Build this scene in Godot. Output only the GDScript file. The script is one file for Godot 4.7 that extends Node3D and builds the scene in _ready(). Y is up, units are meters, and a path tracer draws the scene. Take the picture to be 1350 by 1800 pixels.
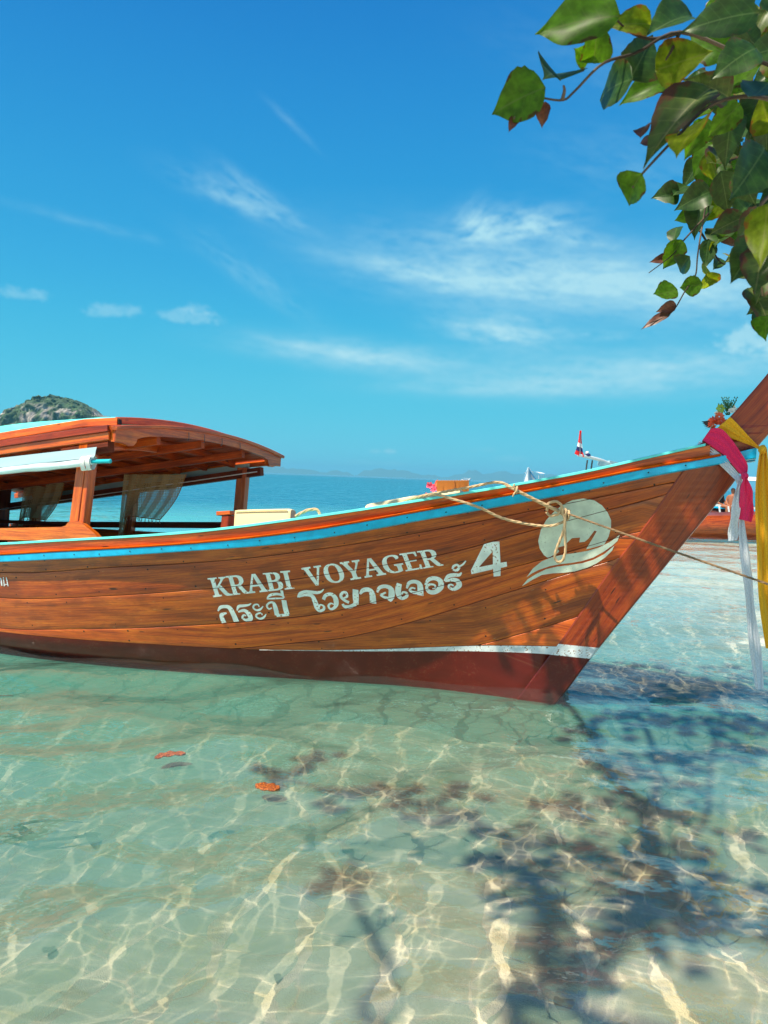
extends Node3D

# A wooden long boat moored in clear shallow water, seen from the beach under a tree.
var rng := RandomNumberGenerator.new()
var M := {}
var used := {}
var hull := Transform3D()
var shoal := FastNoiseLite.new()
var to_sun := Vector3(-0.42, 0.86, 0.315).normalized()


func _ready() -> void:
	rng.seed = 11
	shoal.seed = 14
	shoal.frequency = 0.55
	shoal.fractal_octaves = 3
	# camera: standing eye height, lens of a phone, slightly rolled as the photograph is
	var cam := Camera3D.new()
	cam.name = "camera"
	cam.position = Vector3(0, 1.6, 0)
	cam.rotation_degrees = Vector3(-2.63, 0, 2.09)
	cam.fov = 66.99
	cam.near = 0.05
	cam.far = 20000.0
	var optics := CameraAttributesPhysical.new()
	optics.frustum_focal_length = 18.132
	optics.frustum_focus_distance = 6.0
	optics.exposure_aperture = 6.0
	optics.frustum_near = 0.05
	optics.frustum_far = 20000.0
	cam.attributes = optics
	cam.far = 20000.0
	cam.fov = 66.99
	add_child(cam)
	# sky, sun, exposure
	var env := Environment.new()
	env.background_mode = Environment.BG_SKY
	var sky := Sky.new()
	var pano := PanoramaSkyMaterial.new()
	pano.panorama = ImageTexture.create_from_image(sky_image())
	pano.energy_multiplier = 0.69
	sky.sky_material = pano
	env.sky = sky
	env.tonemap_mode = Environment.TONE_MAPPER_LINEAR
	env.tonemap_exposure = 1.5
	env.fog_enabled = true
	env.fog_density = 0.00019
	env.fog_light_color = Color(0.50, 0.83, 0.97)
	env.sdfgi_enabled = true
	env.ssao_enabled = true
	env.ssil_enabled = true
	var we := WorldEnvironment.new()
	we.name = "sky"
	we.environment = env
	add_child(we)
	var sun := DirectionalLight3D.new()
	sun.name = "sun"
	sun.light_energy = 1.6
	sun.light_color = Color(1.0, 0.95, 0.86)
	sun.light_angular_distance = 0.5
	sun.shadow_enabled = true
	add_child(sun)
	sun.look_at_from_position(to_sun * 50.0, Vector3.ZERO, Vector3.RIGHT)

	hull = Transform3D(Basis.from_euler(Vector3(0, deg_to_rad(-24), 0)) * Basis.from_euler(Vector3(deg_to_rad(-4), 0, 0)), Vector3(1.407, 0, -5.79))
	materials()
	leaf_materials()
	seabed()
	sea()
	far_land()
	main_boat()
	boat_cargo()
	mooring()
	ribbons()
	far_boats()
	floating_things()
	beach_tree()


# ---------------------------------------------------------------- helpers

func numbered(called: String) -> String:
	var n: int = used.get(called, -1) + 1
	used[called] = n
	return called if n == 0 else "%s_%03d" % [called, n]


func tag(o: Node3D, label: String, category: String, group := "") -> Node3D:
	o.set_meta("label", label)
	o.set_meta("category", category)
	if group != "":
		o.set_meta("group", group)
	return o


func thing(called: String, label: String, category: String, at: Transform3D, group := "") -> Node3D:
	var o := Node3D.new()
	o.name = numbered(called)
	add_child(o)
	o.transform = at
	tag(o, label, category, group)
	return o


func on_boat(called: String, label: String, category: String, base: Vector3, group := "") -> Node3D:
	return thing(called, label, category, hull * Transform3D(Basis(), base), group)


func S() -> SurfaceTool:
	var st := SurfaceTool.new()
	st.begin(Mesh.PRIMITIVE_TRIANGLES)
	return st


func part(called: String, st: SurfaceTool, mat: Material, parent: Node3D, normals := true) -> MeshInstance3D:
	if normals:
		st.generate_normals()
	return put(called, st.commit(), mat, parent)


func put(called: String, mesh: Mesh, mat: Material, parent: Node3D) -> MeshInstance3D:
	var o := MeshInstance3D.new()
	o.name = numbered(called) if parent == self else called
	o.mesh = mesh
	o.material_override = mat
	parent.add_child(o, true)
	return o


func tri(st: SurfaceTool, a: Vector3, b: Vector3, c: Vector3, ua := Vector2.ZERO, ub := Vector2.ZERO, uc := Vector2.ZERO) -> void:
	st.set_uv(ua)
	st.add_vertex(a)
	st.set_uv(ub)
	st.add_vertex(b)
	st.set_uv(uc)
	st.add_vertex(c)


# rows of points joined into a skin; closed wraps each row, caps close both ends
func loft(st: SurfaceTool, rows: Array, closed := false, caps := false, smooth := true) -> void:
	st.set_smooth_group(0 if smooth else -1)
	var off := Vector2(rng.randf() * 7.0, rng.randf() * 3.0)
	var n: int = rows[0].size()
	var m := n if closed else n - 1
	var us := [0.0]
	for i in range(1, rows.size()):
		us.append(us[-1] + (rows[i][0] as Vector3).distance_to(rows[i - 1][0]))
	var vs := []
	for i in rows.size():
		var v := [0.0]
		for k in m:
			v.append(v[-1] + (rows[i][k] as Vector3).distance_to(rows[i][(k + 1) % n]))
		vs.append(v)
	for i in rows.size() - 1:
		for k in m:
			var k2 := (k + 1) % n
			var a: Vector3 = rows[i][k]
			var b: Vector3 = rows[i + 1][k]
			var c: Vector3 = rows[i + 1][k2]
			var d: Vector3 = rows[i][k2]
			var ua := Vector2(us[i], vs[i][k]) + off
			var ub := Vector2(us[i + 1], vs[i + 1][k]) + off
			var uc := Vector2(us[i + 1], vs[i + 1][k + 1]) + off
			var ud := Vector2(us[i], vs[i][k + 1]) + off
			tri(st, a, b, c, ua, ub, uc)
			tri(st, a, c, d, ua, uc, ud)
	if caps:
		for e in 2:
			var r: PackedVector3Array = rows[0] if e == 0 else rows[-1]
			var mid := Vector3.ZERO
			for p in r:
				mid += p
			mid /= r.size()
			st.set_smooth_group(-1)
			for k in n:
				var p: Vector3 = r[k]
				var q: Vector3 = r[(k + 1) % n]
				if e == 0:
					tri(st, mid, p, q, off, off + Vector2(0.02, 0), off + Vector2(0, 0.02))
				else:
					tri(st, mid, q, p, off, off + Vector2(0.02, 0), off + Vector2(0, 0.02))


# a squared timber from a to b: h along "up", w across, with small chamfers
func beam(st: SurfaceTool, a: Vector3, b: Vector3, w: float, h: float, up := Vector3.UP, chamfer := 0.004) -> void:
	timber(st, PackedVector3Array([a, b]), w, h, up, chamfer)


func timber(st: SurfaceTool, pts: PackedVector3Array, w: float, h: float, up := Vector3.UP, c := 0.004) -> void:
	var rows := []
	for i in pts.size():
		var d := (pts[mini(i + 1, pts.size() - 1)] - pts[maxi(i - 1, 0)]).normalized()
		var side := d.cross(up).normalized()
		var u := side.cross(d).normalized()
		var x := w / 2.0
		var y := h / 2.0
		var r := PackedVector3Array()
		for q in [[-x + c, -y], [x - c, -y], [x, -y + c], [x, y - c], [x - c, y], [-x + c, y], [-x, y - c], [-x, -y + c]]:
			r.append(pts[i] + side * q[0] + u * q[1])
		rows.append(r)
	loft(st, rows, true, true, false)


func tube(st: SurfaceTool, pts: PackedVector3Array, radius: float, sides := 8, tip := -1.0, caps := true) -> void:
	var rows := []
	var ref := Vector3.UP
	for i in pts.size():
		var d := (pts[mini(i + 1, pts.size() - 1)] - pts[maxi(i - 1, 0)]).normalized()
		if absf(d.dot(ref)) > 0.95:
			ref = Vector3.RIGHT if absf(d.x) < 0.9 else Vector3.BACK
		var s := d.cross(ref).normalized()
		ref = s.cross(d).normalized()
		var rr := radius if tip < 0.0 else lerpf(radius, tip, float(i) / maxf(1.0, pts.size() - 1))
		var r := PackedVector3Array()
		for k in sides:
			var a := TAU * k / sides
			r.append(pts[i] + (s * cos(a) + ref * sin(a)) * rr)
		rows.append(r)
	loft(st, rows, true, caps, true)


func curve(pts: Array, n: int) -> PackedVector3Array:
	var out := PackedVector3Array()
	for i in n + 1:
		var t := float(i) / n * (pts.size() - 1)
		var k := mini(int(t), pts.size() - 2)
		var f := t - k
		var p0: Vector3 = pts[maxi(k - 1, 0)]
		var p1: Vector3 = pts[k]
		var p2: Vector3 = pts[k + 1]
		var p3: Vector3 = pts[mini(k + 2, pts.size() - 1)]
		out.append(p1.cubic_interpolate(p2, p0, p3, f))
	return out


# outline (in the x-y plane of "at") pushed to a thickness along its z
func prism(st: SurfaceTool, outline: PackedVector2Array, thick: float, at: Transform3D) -> void:
	st.set_smooth_group(-1)
	var ids := Geometry2D.triangulate_polygon(outline)
	var off := Vector2(rng.randf() * 7.0, rng.randf() * 3.0)
	var cw := Geometry2D.is_polygon_clockwise(outline)
	for i in range(0, ids.size(), 3):
		var p := outline[ids[i]]
		var q := outline[ids[i + 1]]
		var r := outline[ids[i + 2]]
		if (q - p).cross(r - p) > 0.0:
			var s := q
			q = r
			r = s
		tri(st, at * Vector3(p.x, p.y, thick / 2), at * Vector3(q.x, q.y, thick / 2), at * Vector3(r.x, r.y, thick / 2), p + off, q + off, r + off)
		tri(st, at * Vector3(p.x, p.y, -thick / 2), at * Vector3(r.x, r.y, -thick / 2), at * Vector3(q.x, q.y, -thick / 2), p + off, r + off, q + off)
	for i in outline.size():
		var p := outline[i]
		var q := outline[(i + 1) % outline.size()]
		if cw:
			var s := p
			p = q
			q = s
		var a := at * Vector3(p.x, p.y, thick / 2)
		var b := at * Vector3(q.x, q.y, thick / 2)
		var c := at * Vector3(q.x, q.y, -thick / 2)
		var d := at * Vector3(p.x, p.y, -thick / 2)
		var l := p.distance_to(q)
		tri(st, a, c, b, off, off + Vector2(l, thick), off + Vector2(l, 0))
		tri(st, a, d, c, off, off + Vector2(0, thick), off + Vector2(l, thick))


func ball(st: SurfaceTool, c: Vector3, r: Vector3, n := 8, bump := 0.0) -> void:
	var rows := []
	for i in n + 1:
		var th := PI * i / n
		var row := PackedVector3Array()
		for k in n * 2:
			var ph := TAU * k / (n * 2)
			var g := 1.0 + bump * sin(ph * 5.0 + i * 2.0) * sin(th * 7.0 + k)
			row.append(c + Vector3(sin(th) * cos(ph) * r.x, cos(th) * r.y, sin(th) * sin(ph) * r.z) * g)
		rows.append(row)
	loft(st, rows, true, false, true)


# smooth interpolation through a small table
func cub(x: float, xs: Array, ys: Array) -> float:
	var n := xs.size()
	x = clampf(x, xs[0], xs[n - 1])
	var i := 0
	while i < n - 2 and x > xs[i + 1]:
		i += 1
	var h: float = xs[i + 1] - xs[i]
	var t = (x - xs[i]) / h
	var m0: float = (ys[i + 1] - ys[i - 1]) / (xs[i + 1] - xs[i - 1]) if i > 0 else (ys[1] - ys[0]) / h
	var m1: float = (ys[i + 2] - ys[i]) / (xs[i + 2] - xs[i]) if i < n - 2 else (ys[i + 1] - ys[i]) / h
	var t2 = t * t
	var t3 = t2 * t
	return (2 * t3 - 3 * t2 + 1) * ys[i] + (t3 - 2 * t2 + t) * h * m0 + (-2 * t3 + 3 * t2) * ys[i + 1] + (t3 - t2) * h * m1


func lin(r: float, g: float, b: float) -> Color:
	return Color(r, g, b).linear_to_srgb()

# ---------------------------------------------------------------- sky: clear tropical air with thin high cloud

func sky_image() -> Image:
	var w := 3072
	var h := 1536
	var fb := FastNoiseLite.new()
	fb.seed = 5
	fb.noise_type = FastNoiseLite.TYPE_SIMPLEX_SMOOTH
	fb.frequency = 1.0
	fb.fractal_octaves = 5
	fb.fractal_gain = 0.55
	# air: bands of elevation, in linear light
	var els := [0.0, 2.0, 5.0, 9.0, 14.0, 20.0, 26.0, 32.0, 45.0, 90.0]
	var rs := [0.150, 0.135, 0.098, 0.064, 0.040, 0.027, 0.019, 0.0135, 0.010, 0.007]
	var gs := [0.640, 0.625, 0.580, 0.500, 0.400, 0.325, 0.260, 0.205, 0.150, 0.090]
	var bs := [0.800, 0.795, 0.785, 0.765, 0.735, 0.690, 0.640, 0.580, 0.480, 0.340]
	var low := Image.create(512, 256, false, Image.FORMAT_RGBF)
	for y in 256:
		var el := 90.0 - (y + 0.5) / 256.0 * 180.0
		var e := maxf(el, 0.0)
		var c := Color(cub(e, els, rs), cub(e, els, gs), cub(e, els, bs))
		for x in 512:
			var az := fposmod((x + 0.5) / 512.0 * 360.0 + 180.0, 360.0) - 180.0
			var d := Color(c)
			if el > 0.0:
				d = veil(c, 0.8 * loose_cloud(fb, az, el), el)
				d = fill_aureole(d, az, el)
			low.set_pixel(x, y, d)
	low.resize(w, h, Image.INTERPOLATE_CUBIC)
	# the part that the camera looks at, in full detail
	var half := int(40.0 / 360.0 * w)
	var y0 := int((90.0 - 42.0) / 180.0 * h)
	for y in range(y0, h / 2):
		var el := 90.0 - (y + 0.5) / h * 180.0
		var c := Color(cub(el, els, rs), cub(el, els, gs), cub(el, els, bs))
		var near_top := smoothstep(42.0, 34.0, el)
		for i in range(-half, half):
			var x := posmod(i, w)
			var az := (i + 0.5) / w * 360.0
			var inside := smoothstep(40.0, 33.0, absf(az)) * near_top
			var k := clouds(fb, az, el) * inside
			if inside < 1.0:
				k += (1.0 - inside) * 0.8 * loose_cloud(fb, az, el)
			low.set_pixel(x, y, fill_aureole(veil(c, k, el), az, el))
	return low


# warm glow added round the unseen sun to fill the shade
func fill_aureole(c: Color, az: float, el: float) -> Color:
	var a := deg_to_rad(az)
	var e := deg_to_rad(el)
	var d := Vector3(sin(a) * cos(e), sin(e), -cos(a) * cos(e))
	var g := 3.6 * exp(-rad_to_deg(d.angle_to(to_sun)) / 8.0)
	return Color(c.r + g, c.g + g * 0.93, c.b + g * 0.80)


func veil(c: Color, k: float, el: float) -> Color:
	var white := Color(0.46, 0.78, 0.88)
	k = clampf(k, 0.0, 0.9)
	return Color(lerpf(c.r, white.r, k), lerpf(c.g, white.g, k), lerpf(c.b, white.b, k))


func loose_cloud(fb: FastNoiseLite, az: float, el: float) -> float:  # cloud out of view, thickened to whiten the fill in the shade
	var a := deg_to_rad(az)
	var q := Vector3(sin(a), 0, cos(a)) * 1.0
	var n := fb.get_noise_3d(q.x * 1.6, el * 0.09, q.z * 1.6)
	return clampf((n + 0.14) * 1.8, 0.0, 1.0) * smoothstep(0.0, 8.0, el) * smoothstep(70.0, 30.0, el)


# streaks and puffs: azimuth, elevation, half length, half height, tilt (deg), strength, raggedness
const STREAK := [
	[-10.9, 18.5, 3.8, 0.85, -15.0, 0.25, 0.9], [-10.3, 19.2, 2.4, 0.6, -30.0, 0.17, 1.0],
	[-10.2, 13.6, 4.2, 0.9, -30.0, 0.11, 0.8], [-7.7, 23.6, 1.8, 0.25, -35.0, 0.10, 0.7], [-21.0, 15.9, 4.5, 0.35, -6.0, 0.07, 0.9],
	[8.5, 17.6, 3.8, 1.1, 4.0, 0.40, 1.0], [5.9, 17.9, 1.3, 1.2, 40.0, 0.26, 1.0], [12.5, 16.9, 3.0, 0.6, -10.0, 0.24, 1.0],
	[8.0, 14.4, 10.0, 2.5, -5.0, 0.40, 0.5], [3.5, 14.2, 7.0, 0.8, -9.0, 0.34, 0.5], [14.5, 14.2, 6.5, 1.3, -6.0, 0.30, 0.5], [21.5, 13.0, 7.5, 2.3, -3.0, 0.46, 0.45],
	[8.0, 10.6, 4.0, 1.3, -7.0, 0.44, 0.6], [14.5, 10.4, 4.0, 0.4, -2.0, 0.15, 0.8], [-2.0, 8.6, 7.0, 1.0, -3.0, 0.52, 0.4], [-7.0, 9.2, 3.0, 0.35, -9.0, 0.2, 0.7],
	[15.0, 7.4, 10.0, 1.5, 1.0, 0.40, 0.4], [8.5, 6.6, 8.0, 0.7, 0.0, 0.26, 0.5], [23.0, 8.4, 8.0, 1.2, 0.0, 0.24, 0.5], [15.0, 27.0, 7.0, 2.0, -12.0, 0.05, 0.8],
	[17.0, 21.0, 6.0, 2.0, -12.0, 0.07, 0.8],
]
const PUFF := [[-19.6, 10.6, 1.9, 0.6, -14.0, 0.34], [-14.3, 10.6, 2.3, 0.6, 0.0, 0.34], [-13.9, 11.2, 0.8, 0.6, 0.0, 0.25], [-25.4, 11.0, 1.7, 0.5, 0.0, 0.32], [25.2, 9.8, 2.8, 1.0, -6.0, 0.62], [27.3, 8.9, 2.2, 0.9, 0.0, 0.42],
	[-0.9, 1.8, 0.45, 0.16, 0.0, 0.35], [0.3, 1.85, 0.5, 0.2, 0.0, 0.5], [-1.2, 0.95, 2.6, 0.22, 0.0, 0.16], [9.0, 1.6, 1.6, 0.25, 0.0, 0.2], [7.0, 2.2, 1.0, 0.2, 0.0, 0.12]]


func clouds(fb: FastNoiseLite, az: float, el: float) -> float:
	var k := 0.0
	for s in STREAK:
		var dx: float = az - s[0]
		var dy: float = el - s[1]
		if absf(dx) > s[2] * 2.4 + 1.5 or absf(dy) > s[2] * 1.6 + s[3] * 2.0:
			continue
		var t := deg_to_rad(s[4])
		var u = (dx * cos(t) + dy * sin(t)) / s[2]
		var v = (-dx * sin(t) + dy * cos(t)) / s[3]
		var r = u * u + v * v
		if r > 5.0:
			continue
		var q: float = s[6]
		var n := fb.get_noise_3d(u * s[2] * 0.28 + s[0], v * s[3] * 1.1, s[1]) + 0.5 * fb.get_noise_3d(u * s[2] * 0.9 + s[0], v * s[3] * 2.6, s[1] + 7.0)
		# sharper below, drawn out above, as ice cloud hangs
		if v < 0.0:
			r = u * u + v * v * 1.7
		k += s[5] * 1.25 * exp(-r * 0.95) * clampf(1.0 + n * 1.9 * q, 0.0, 2.0)
	for s in PUFF:
		var u: float = (az - s[0]) / s[2]
		var v: float = (el - s[1]) / s[3]
		if absf(u) > 2.0 or absf(v) > 2.4:
			continue
		v += u * tan(deg_to_rad(s[4]))
		var n := fb.get_noise_3d(az * 0.6, el * 0.9, 31.0) + 0.5 * fb.get_noise_3d(az * 2.0, el * 2.6, 11.0)
		var r := u * u + (v * v if v > 0.0 else v * v * 2.2)
		k += s[5] * smoothstep(1.4, 0.0, r - n * 1.3)
	return k

# ---------------------------------------------------------------- materials

func mat(called: String, c: Color, rough := 0.6, tex: Texture2D = null, scale := Vector3.ONE) -> StandardMaterial3D:
	var m := StandardMaterial3D.new()
	m.resource_name = called
	m.albedo_color = c
	m.roughness = rough
	m.cull_mode = BaseMaterial3D.CULL_DISABLED
	if tex:
		m.albedo_texture = tex
		m.uv1_scale = scale
	M[called] = m
	return m


func noise_img(w: int, h: int, freq: float, sd: int, oct := 4, kind := FastNoiseLite.TYPE_SIMPLEX_SMOOTH) -> Image:
	var n := FastNoiseLite.new()
	n.seed = sd
	n.noise_type = kind
	n.frequency = freq
	n.fractal_octaves = oct
	return n.get_seamless_image(w, h)


# boards: fibres drawn out along u, slow bands of tone, a few dark pores and knots
func wood_images(sd: int, dark: Color, mid: Color, light: Color, stain: float) -> Array:
	var w := 1024
	var h := 512
	var fine := noise_img(48, h, 0.09, sd, 3)
	fine.resize(w, h, Image.INTERPOLATE_CUBIC)
	var band := noise_img(64, 256, 0.035, sd + 1, 4)
	band.resize(w, h, Image.INTERPOLATE_CUBIC)
	var blot := noise_img(256, 128, 0.02, sd + 2, 4)
	blot.resize(w, h, Image.INTERPOLATE_CUBIC)
	var pore := noise_img(128, h, 0.25, sd + 3, 1)
	pore.resize(w, h, Image.INTERPOLATE_CUBIC)
	var img := Image.create(w, h, false, Image.FORMAT_RGB8)
	var bump := Image.create(w, h, false, Image.FORMAT_L8)
	var knots := []
	var r := RandomNumberGenerator.new()
	r.seed = sd
	for i in 5:
		knots.append(Vector3(r.randf() * w, r.randf() * h, r.randf_range(5, 12)))
	for y in h:
		for x in w:
			var warp := 0.0
			var kn := 0.0
			for k in knots:
				var dx: float = (x - k.x) * 0.35
				var dy: float = y - k.y
				var d: float = sqrt(dx * dx + dy * dy)
				if d < k.z * 4.0:
					warp += (k.z * 4.0 - d) * 0.35 * signf(dy)
					kn = maxf(kn, smoothstep(k.z * 0.8, k.z * 0.25, d))
			var yy := posmod(y + int(warp), h)
			var f := fine.get_pixel(x, yy).r
			var b := band.get_pixel(x, yy).r
			var s := blot.get_pixel(x, y).r
			var p := pore.get_pixel(x, yy).r
			var t := clampf(0.5 + (f - 0.5) * 0.75 + (b - 0.5) * 0.85, 0.0, 1.0)
			var c := dark.lerp(mid, t * 2.0) if t < 0.5 else mid.lerp(light, t * 2.0 - 1.0)
			var pp := smoothstep(0.62, 0.84, p) * 0.24
			c = c.lerp(dark * 0.55, pp)
			c = c.lerp(dark * 0.7, stain * smoothstep(0.48, 0.80, s))
			c = c.lerp(dark * 0.3, kn * 0.8)
			var sc := smoothstep(0.80, 0.88, fine.get_pixel((x * 3) % w, y).r) * smoothstep(0.62, 0.74, blot.get_pixel((x + 300) % w, (y + 90) % h).r)
			c = c.lerp(Color(0.78, 0.66, 0.55), 0.55 * sc)
			img.set_pixel(x, y, c)
			var g := clampf(0.5 + (f - 0.5) * 0.7 - pp * 0.6 - kn * 0.3, 0.0, 1.0)
			bump.set_pixel(x, y, Color(g, g, g))
	return [ImageTexture.create_from_image(img), ImageTexture.create_from_image(bump)]


func wood(called: String, tint: Color, t: Array, rough: float, coat: float, relief := 0.12) -> void:
	var m := mat(called, tint, rough, t[0], Vector3(0.42, 1.9, 1))
	m.heightmap_enabled = true
	m.heightmap_texture = t[1]
	m.heightmap_scale = relief
	if coat > 0.0:
		m.clearcoat_enabled = true
		m.clearcoat = coat
		m.clearcoat_roughness = 0.22


# paint that has been out in the weather: faint cloudiness, chips where the wood shows
func paint(called: String, c: Color, rough: float, chips: float, under: Color, sd: int) -> StandardMaterial3D:
	var w := 512
	var a := noise_img(w, w, 0.012, sd, 4)
	var b := noise_img(w, w, 0.07, sd + 1, 3)
	var img := Image.create(w, w, false, Image.FORMAT_RGB8)
	for y in w:
		for x in w:
			var s := a.get_pixel(x, y).r
			var t := b.get_pixel(x, y).r
			var k := c * (0.90 + 0.2 * s)
			var chip := smoothstep(0.74 - chips * 0.25, 0.80 - chips * 0.25, t * 0.7 + s * 0.3)
			k = k.lerp(under, chip * minf(1.0, chips * 3.0))
			img.set_pixel(x, y, k)
	return mat(called, Color.WHITE, rough, ImageTexture.create_from_image(img), Vector3(1.1, 1.1, 1))


func materials() -> void:
	var w1 := wood_images(21, Color(0.57, 0.225, 0.03), Color(0.77, 0.345, 0.05), Color(0.88, 0.46, 0.085), 0.28)
	var w2 := wood_images(47, Color(0.62, 0.24, 0.035), Color(0.83, 0.385, 0.065), Color(0.91, 0.50, 0.11), 0.18)
	wood("plank", Color(0.93, 0.93, 0.93), w1, 0.34, 0.5)
	wood("plank_red", Color(0.90, 0.84, 0.78), w1, 0.42, 0.35)
	wood("plank_gold", Color(0.98, 0.92, 0.84), w2, 0.42, 0.35)
	wood("varnished", Color(1, 0.97, 0.92), w2, 0.35, 0.4)
	wood("rail_wood", Color(0.97, 0.90, 0.82), w2, 0.4, 0.4)
	wood("far_hull", Color(0.50, 0.36, 0.30), w1, 0.6, 0.0)
	wood("ledge_wood", Color(1, 0.9, 0.8), w2, 0.6, 0.0)
	M.ledge_wood.metallic_specular = 0.15
	wood("redwood", Color(0.78, 0.56, 0.45), w1, 0.5, 0.2)
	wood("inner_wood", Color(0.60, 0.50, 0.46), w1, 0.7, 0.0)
	wood("ceiling_wood", Color(1.0, 0.92, 0.84), w1, 0.6, 0.1)
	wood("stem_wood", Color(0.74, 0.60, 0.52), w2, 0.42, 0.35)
	var brown := Color(0.45, 0.22, 0.08)
	paint("blue_paint", Color(0.02, 0.74, 0.93), 0.35, 0.12, Color(0.25, 0.50, 0.52), 61)
	paint("aqua_paint", Color(0.42, 0.90, 0.86), 0.35, 0.05, Color(0.5, 0.8, 0.78), 63)
	paint("white_paint", Color(0.86, 0.88, 0.88), 0.5, 0.25, brown, 65)
	paint("letter_paint", Color(0.93, 0.96, 0.93), 0.5, 0.16, brown, 67)
	paint("red_paint", Color(0.38, 0.085, 0.05), 0.28, 0.30, Color(0.42, 0.20, 0.14), 69)
	paint("emblem_paint", Color(0.84, 0.88, 0.80), 0.5, 0.10, Color(0.55, 0.55, 0.45), 71)
	mat("nail", Color(0.12, 0.07, 0.04), 0.7)
	var cream := mat("cream_vinyl", Color(0.93, 0.85, 0.66), 0.55)
	cream.rim_enabled = true
	cream.rim = 0.2
	mat("clear_vinyl", Color(0.88, 0.95, 0.97), 0.18)
	mat("grey_vinyl", Color(0.62, 0.74, 0.78), 0.3)
	mat("white_strap", Color(0.9, 0.9, 0.9), 0.8)
	mat("aqua_pipe", Color(0.10, 0.72, 0.78), 0.35)
	mat("dark_pipe", Color(0.12, 0.22, 0.25), 0.5)
	mat("void_dark", Color(0.10, 0.08, 0.07), 0.9)
	# rope: laid strands, light tan
	mat("rope", Color(0.80, 0.68, 0.52), 0.9)
	mat("darker_rope", Color(0.55, 0.44, 0.32), 0.8)  # darker tone, used on the standing part
	mat("dark_rope", Color(0.22, 0.19, 0.16), 0.9)
	cloth("ribbon_white", Color(0.88, 0.90, 0.93), 0.35)
	cloth("ribbon_pink", Color(0.96, 0.15, 0.40), 0.35)
	cloth("ribbon_yellow", Color(0.97, 0.71, 0.08), 0.35)
	lace("lace", Color(0.82, 0.72, 0.54))
	mat("basket", Color(0.78, 0.50, 0.22), 0.8)
	mat("basket_dark", Color(0.42, 0.22, 0.09), 0.8)
	petal("petal_pink", Color(0.95, 0.32, 0.45))
	petal("petal_white", Color(0.93, 0.92, 0.85))
	petal("petal_orange", Color(0.88, 0.33, 0.07))
	petal("fern", Color(0.16, 0.36, 0.08))
	petal("lime_leaf", Color(0.55, 0.68, 0.18))
	mat("engine", Color(0.25, 0.27, 0.29), 0.5)
	mat("steel", Color(0.82, 0.84, 0.85), 0.35)
	mat("flag_red", Color(0.85, 0.08, 0.08), 0.8)
	mat("flag_white", Color(0.9, 0.9, 0.92), 0.8)
	mat("flag_blue", Color(0.12, 0.14, 0.38), 0.8)
	mat("skin", Color(0.62, 0.38, 0.26), 0.6)
	mat("shirt_dark", Color(0.06, 0.07, 0.09), 0.9)
	var hi := Image.create(128, 128, false, Image.FORMAT_RGB8)
	var hn := noise_img(128, 128, 0.08, 88, 4)
	var bi := Image.create(256, 256, false, Image.FORMAT_RGB8)
	var bn := noise_img(32, 256, 0.09, 89, 4)
	bn.resize(256, 256, Image.INTERPOLATE_CUBIC)
	for y in 128:
		for x in 128:
			hi.set_pixel(x, y, Color(0.40, 0.17, 0.03).lerp(Color(0.78, 0.42, 0.10), smoothstep(0.3, 0.7, hn.get_pixel(x, y).r)))
	for y in 256:
		for x in 256:
			bi.set_pixel(x, y, Color(0.16, 0.13, 0.10).lerp(Color(0.40, 0.34, 0.28), smoothstep(0.3, 0.75, bn.get_pixel(x, y).r)))
	mat("husk", Color.WHITE, 0.6, ImageTexture.create_from_image(hi), Vector3(9, 9, 1))
	mat("bark", Color.WHITE, 0.9, ImageTexture.create_from_image(bi), Vector3(1.5, 2.0, 1))
	mat("black", Color(0.03, 0.03, 0.03), 0.6)


func cloth(called: String, c: Color, through: float) -> void:
	var img := Image.create(128, 128, false, Image.FORMAT_RGB8)
	var n := noise_img(128, 128, 0.06, 81, 3)
	for y in 128:
		for x in 128:
			var weave := 0.94 + 0.06 * float((x + y) % 2)
			img.set_pixel(x, y, c * weave * (0.88 + 0.24 * n.get_pixel(x, y).r))
	var m := mat(called, Color.WHITE, 0.85, ImageTexture.create_from_image(img), Vector3(11, 11, 1))
	m.backlight_enabled = true
	m.backlight = Color(through, through, through)
	m.rim_enabled = true
	m.rim = 0.3


func petal(called: String, c: Color) -> void:
	var m := mat(called, c, 0.6)
	m.backlight_enabled = true
	m.backlight = Color(0.4, 0.4, 0.4)


# crocheted cloth: rows of small openings, plain hem
func lace(called: String, c: Color) -> void:
	var w := 256
	var img := Image.create(w, w, false, Image.FORMAT_RGBA8)
	var n := noise_img(w, w, 0.1, 85, 2)
	for y in w:
		for x in w:
			var u := fmod(x / 16.0 + (0.5 if (y / 16) % 2 == 1 else 0.0), 1.0) - 0.5
			var v := fmod(y / 16.0, 1.0) - 0.5
			var r := u * u * 1.4 + v * v
			var wide: float = 0.105 if (x / 64) % 2 == 0 else 0.04
			var a := 0.0 if r < wide * (0.6 + 0.8 * n.get_pixel(x, y).r) else 1.0
			var k := c * (0.8 + 0.35 * n.get_pixel(y, x).r)
			k.a = a
			img.set_pixel(x, y, k)
	var m := mat(called, Color.WHITE, 0.9, ImageTexture.create_from_image(img), Vector3(3.2, 3.2, 1))
	m.transparency = BaseMaterial3D.TRANSPARENCY_ALPHA_SCISSOR
	m.alpha_scissor_threshold = 0.5
	m.backlight_enabled = true
	m.backlight = Color(0.2, 0.2, 0.2)

# ---------------------------------------------------------------- sand, sea, land

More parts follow.
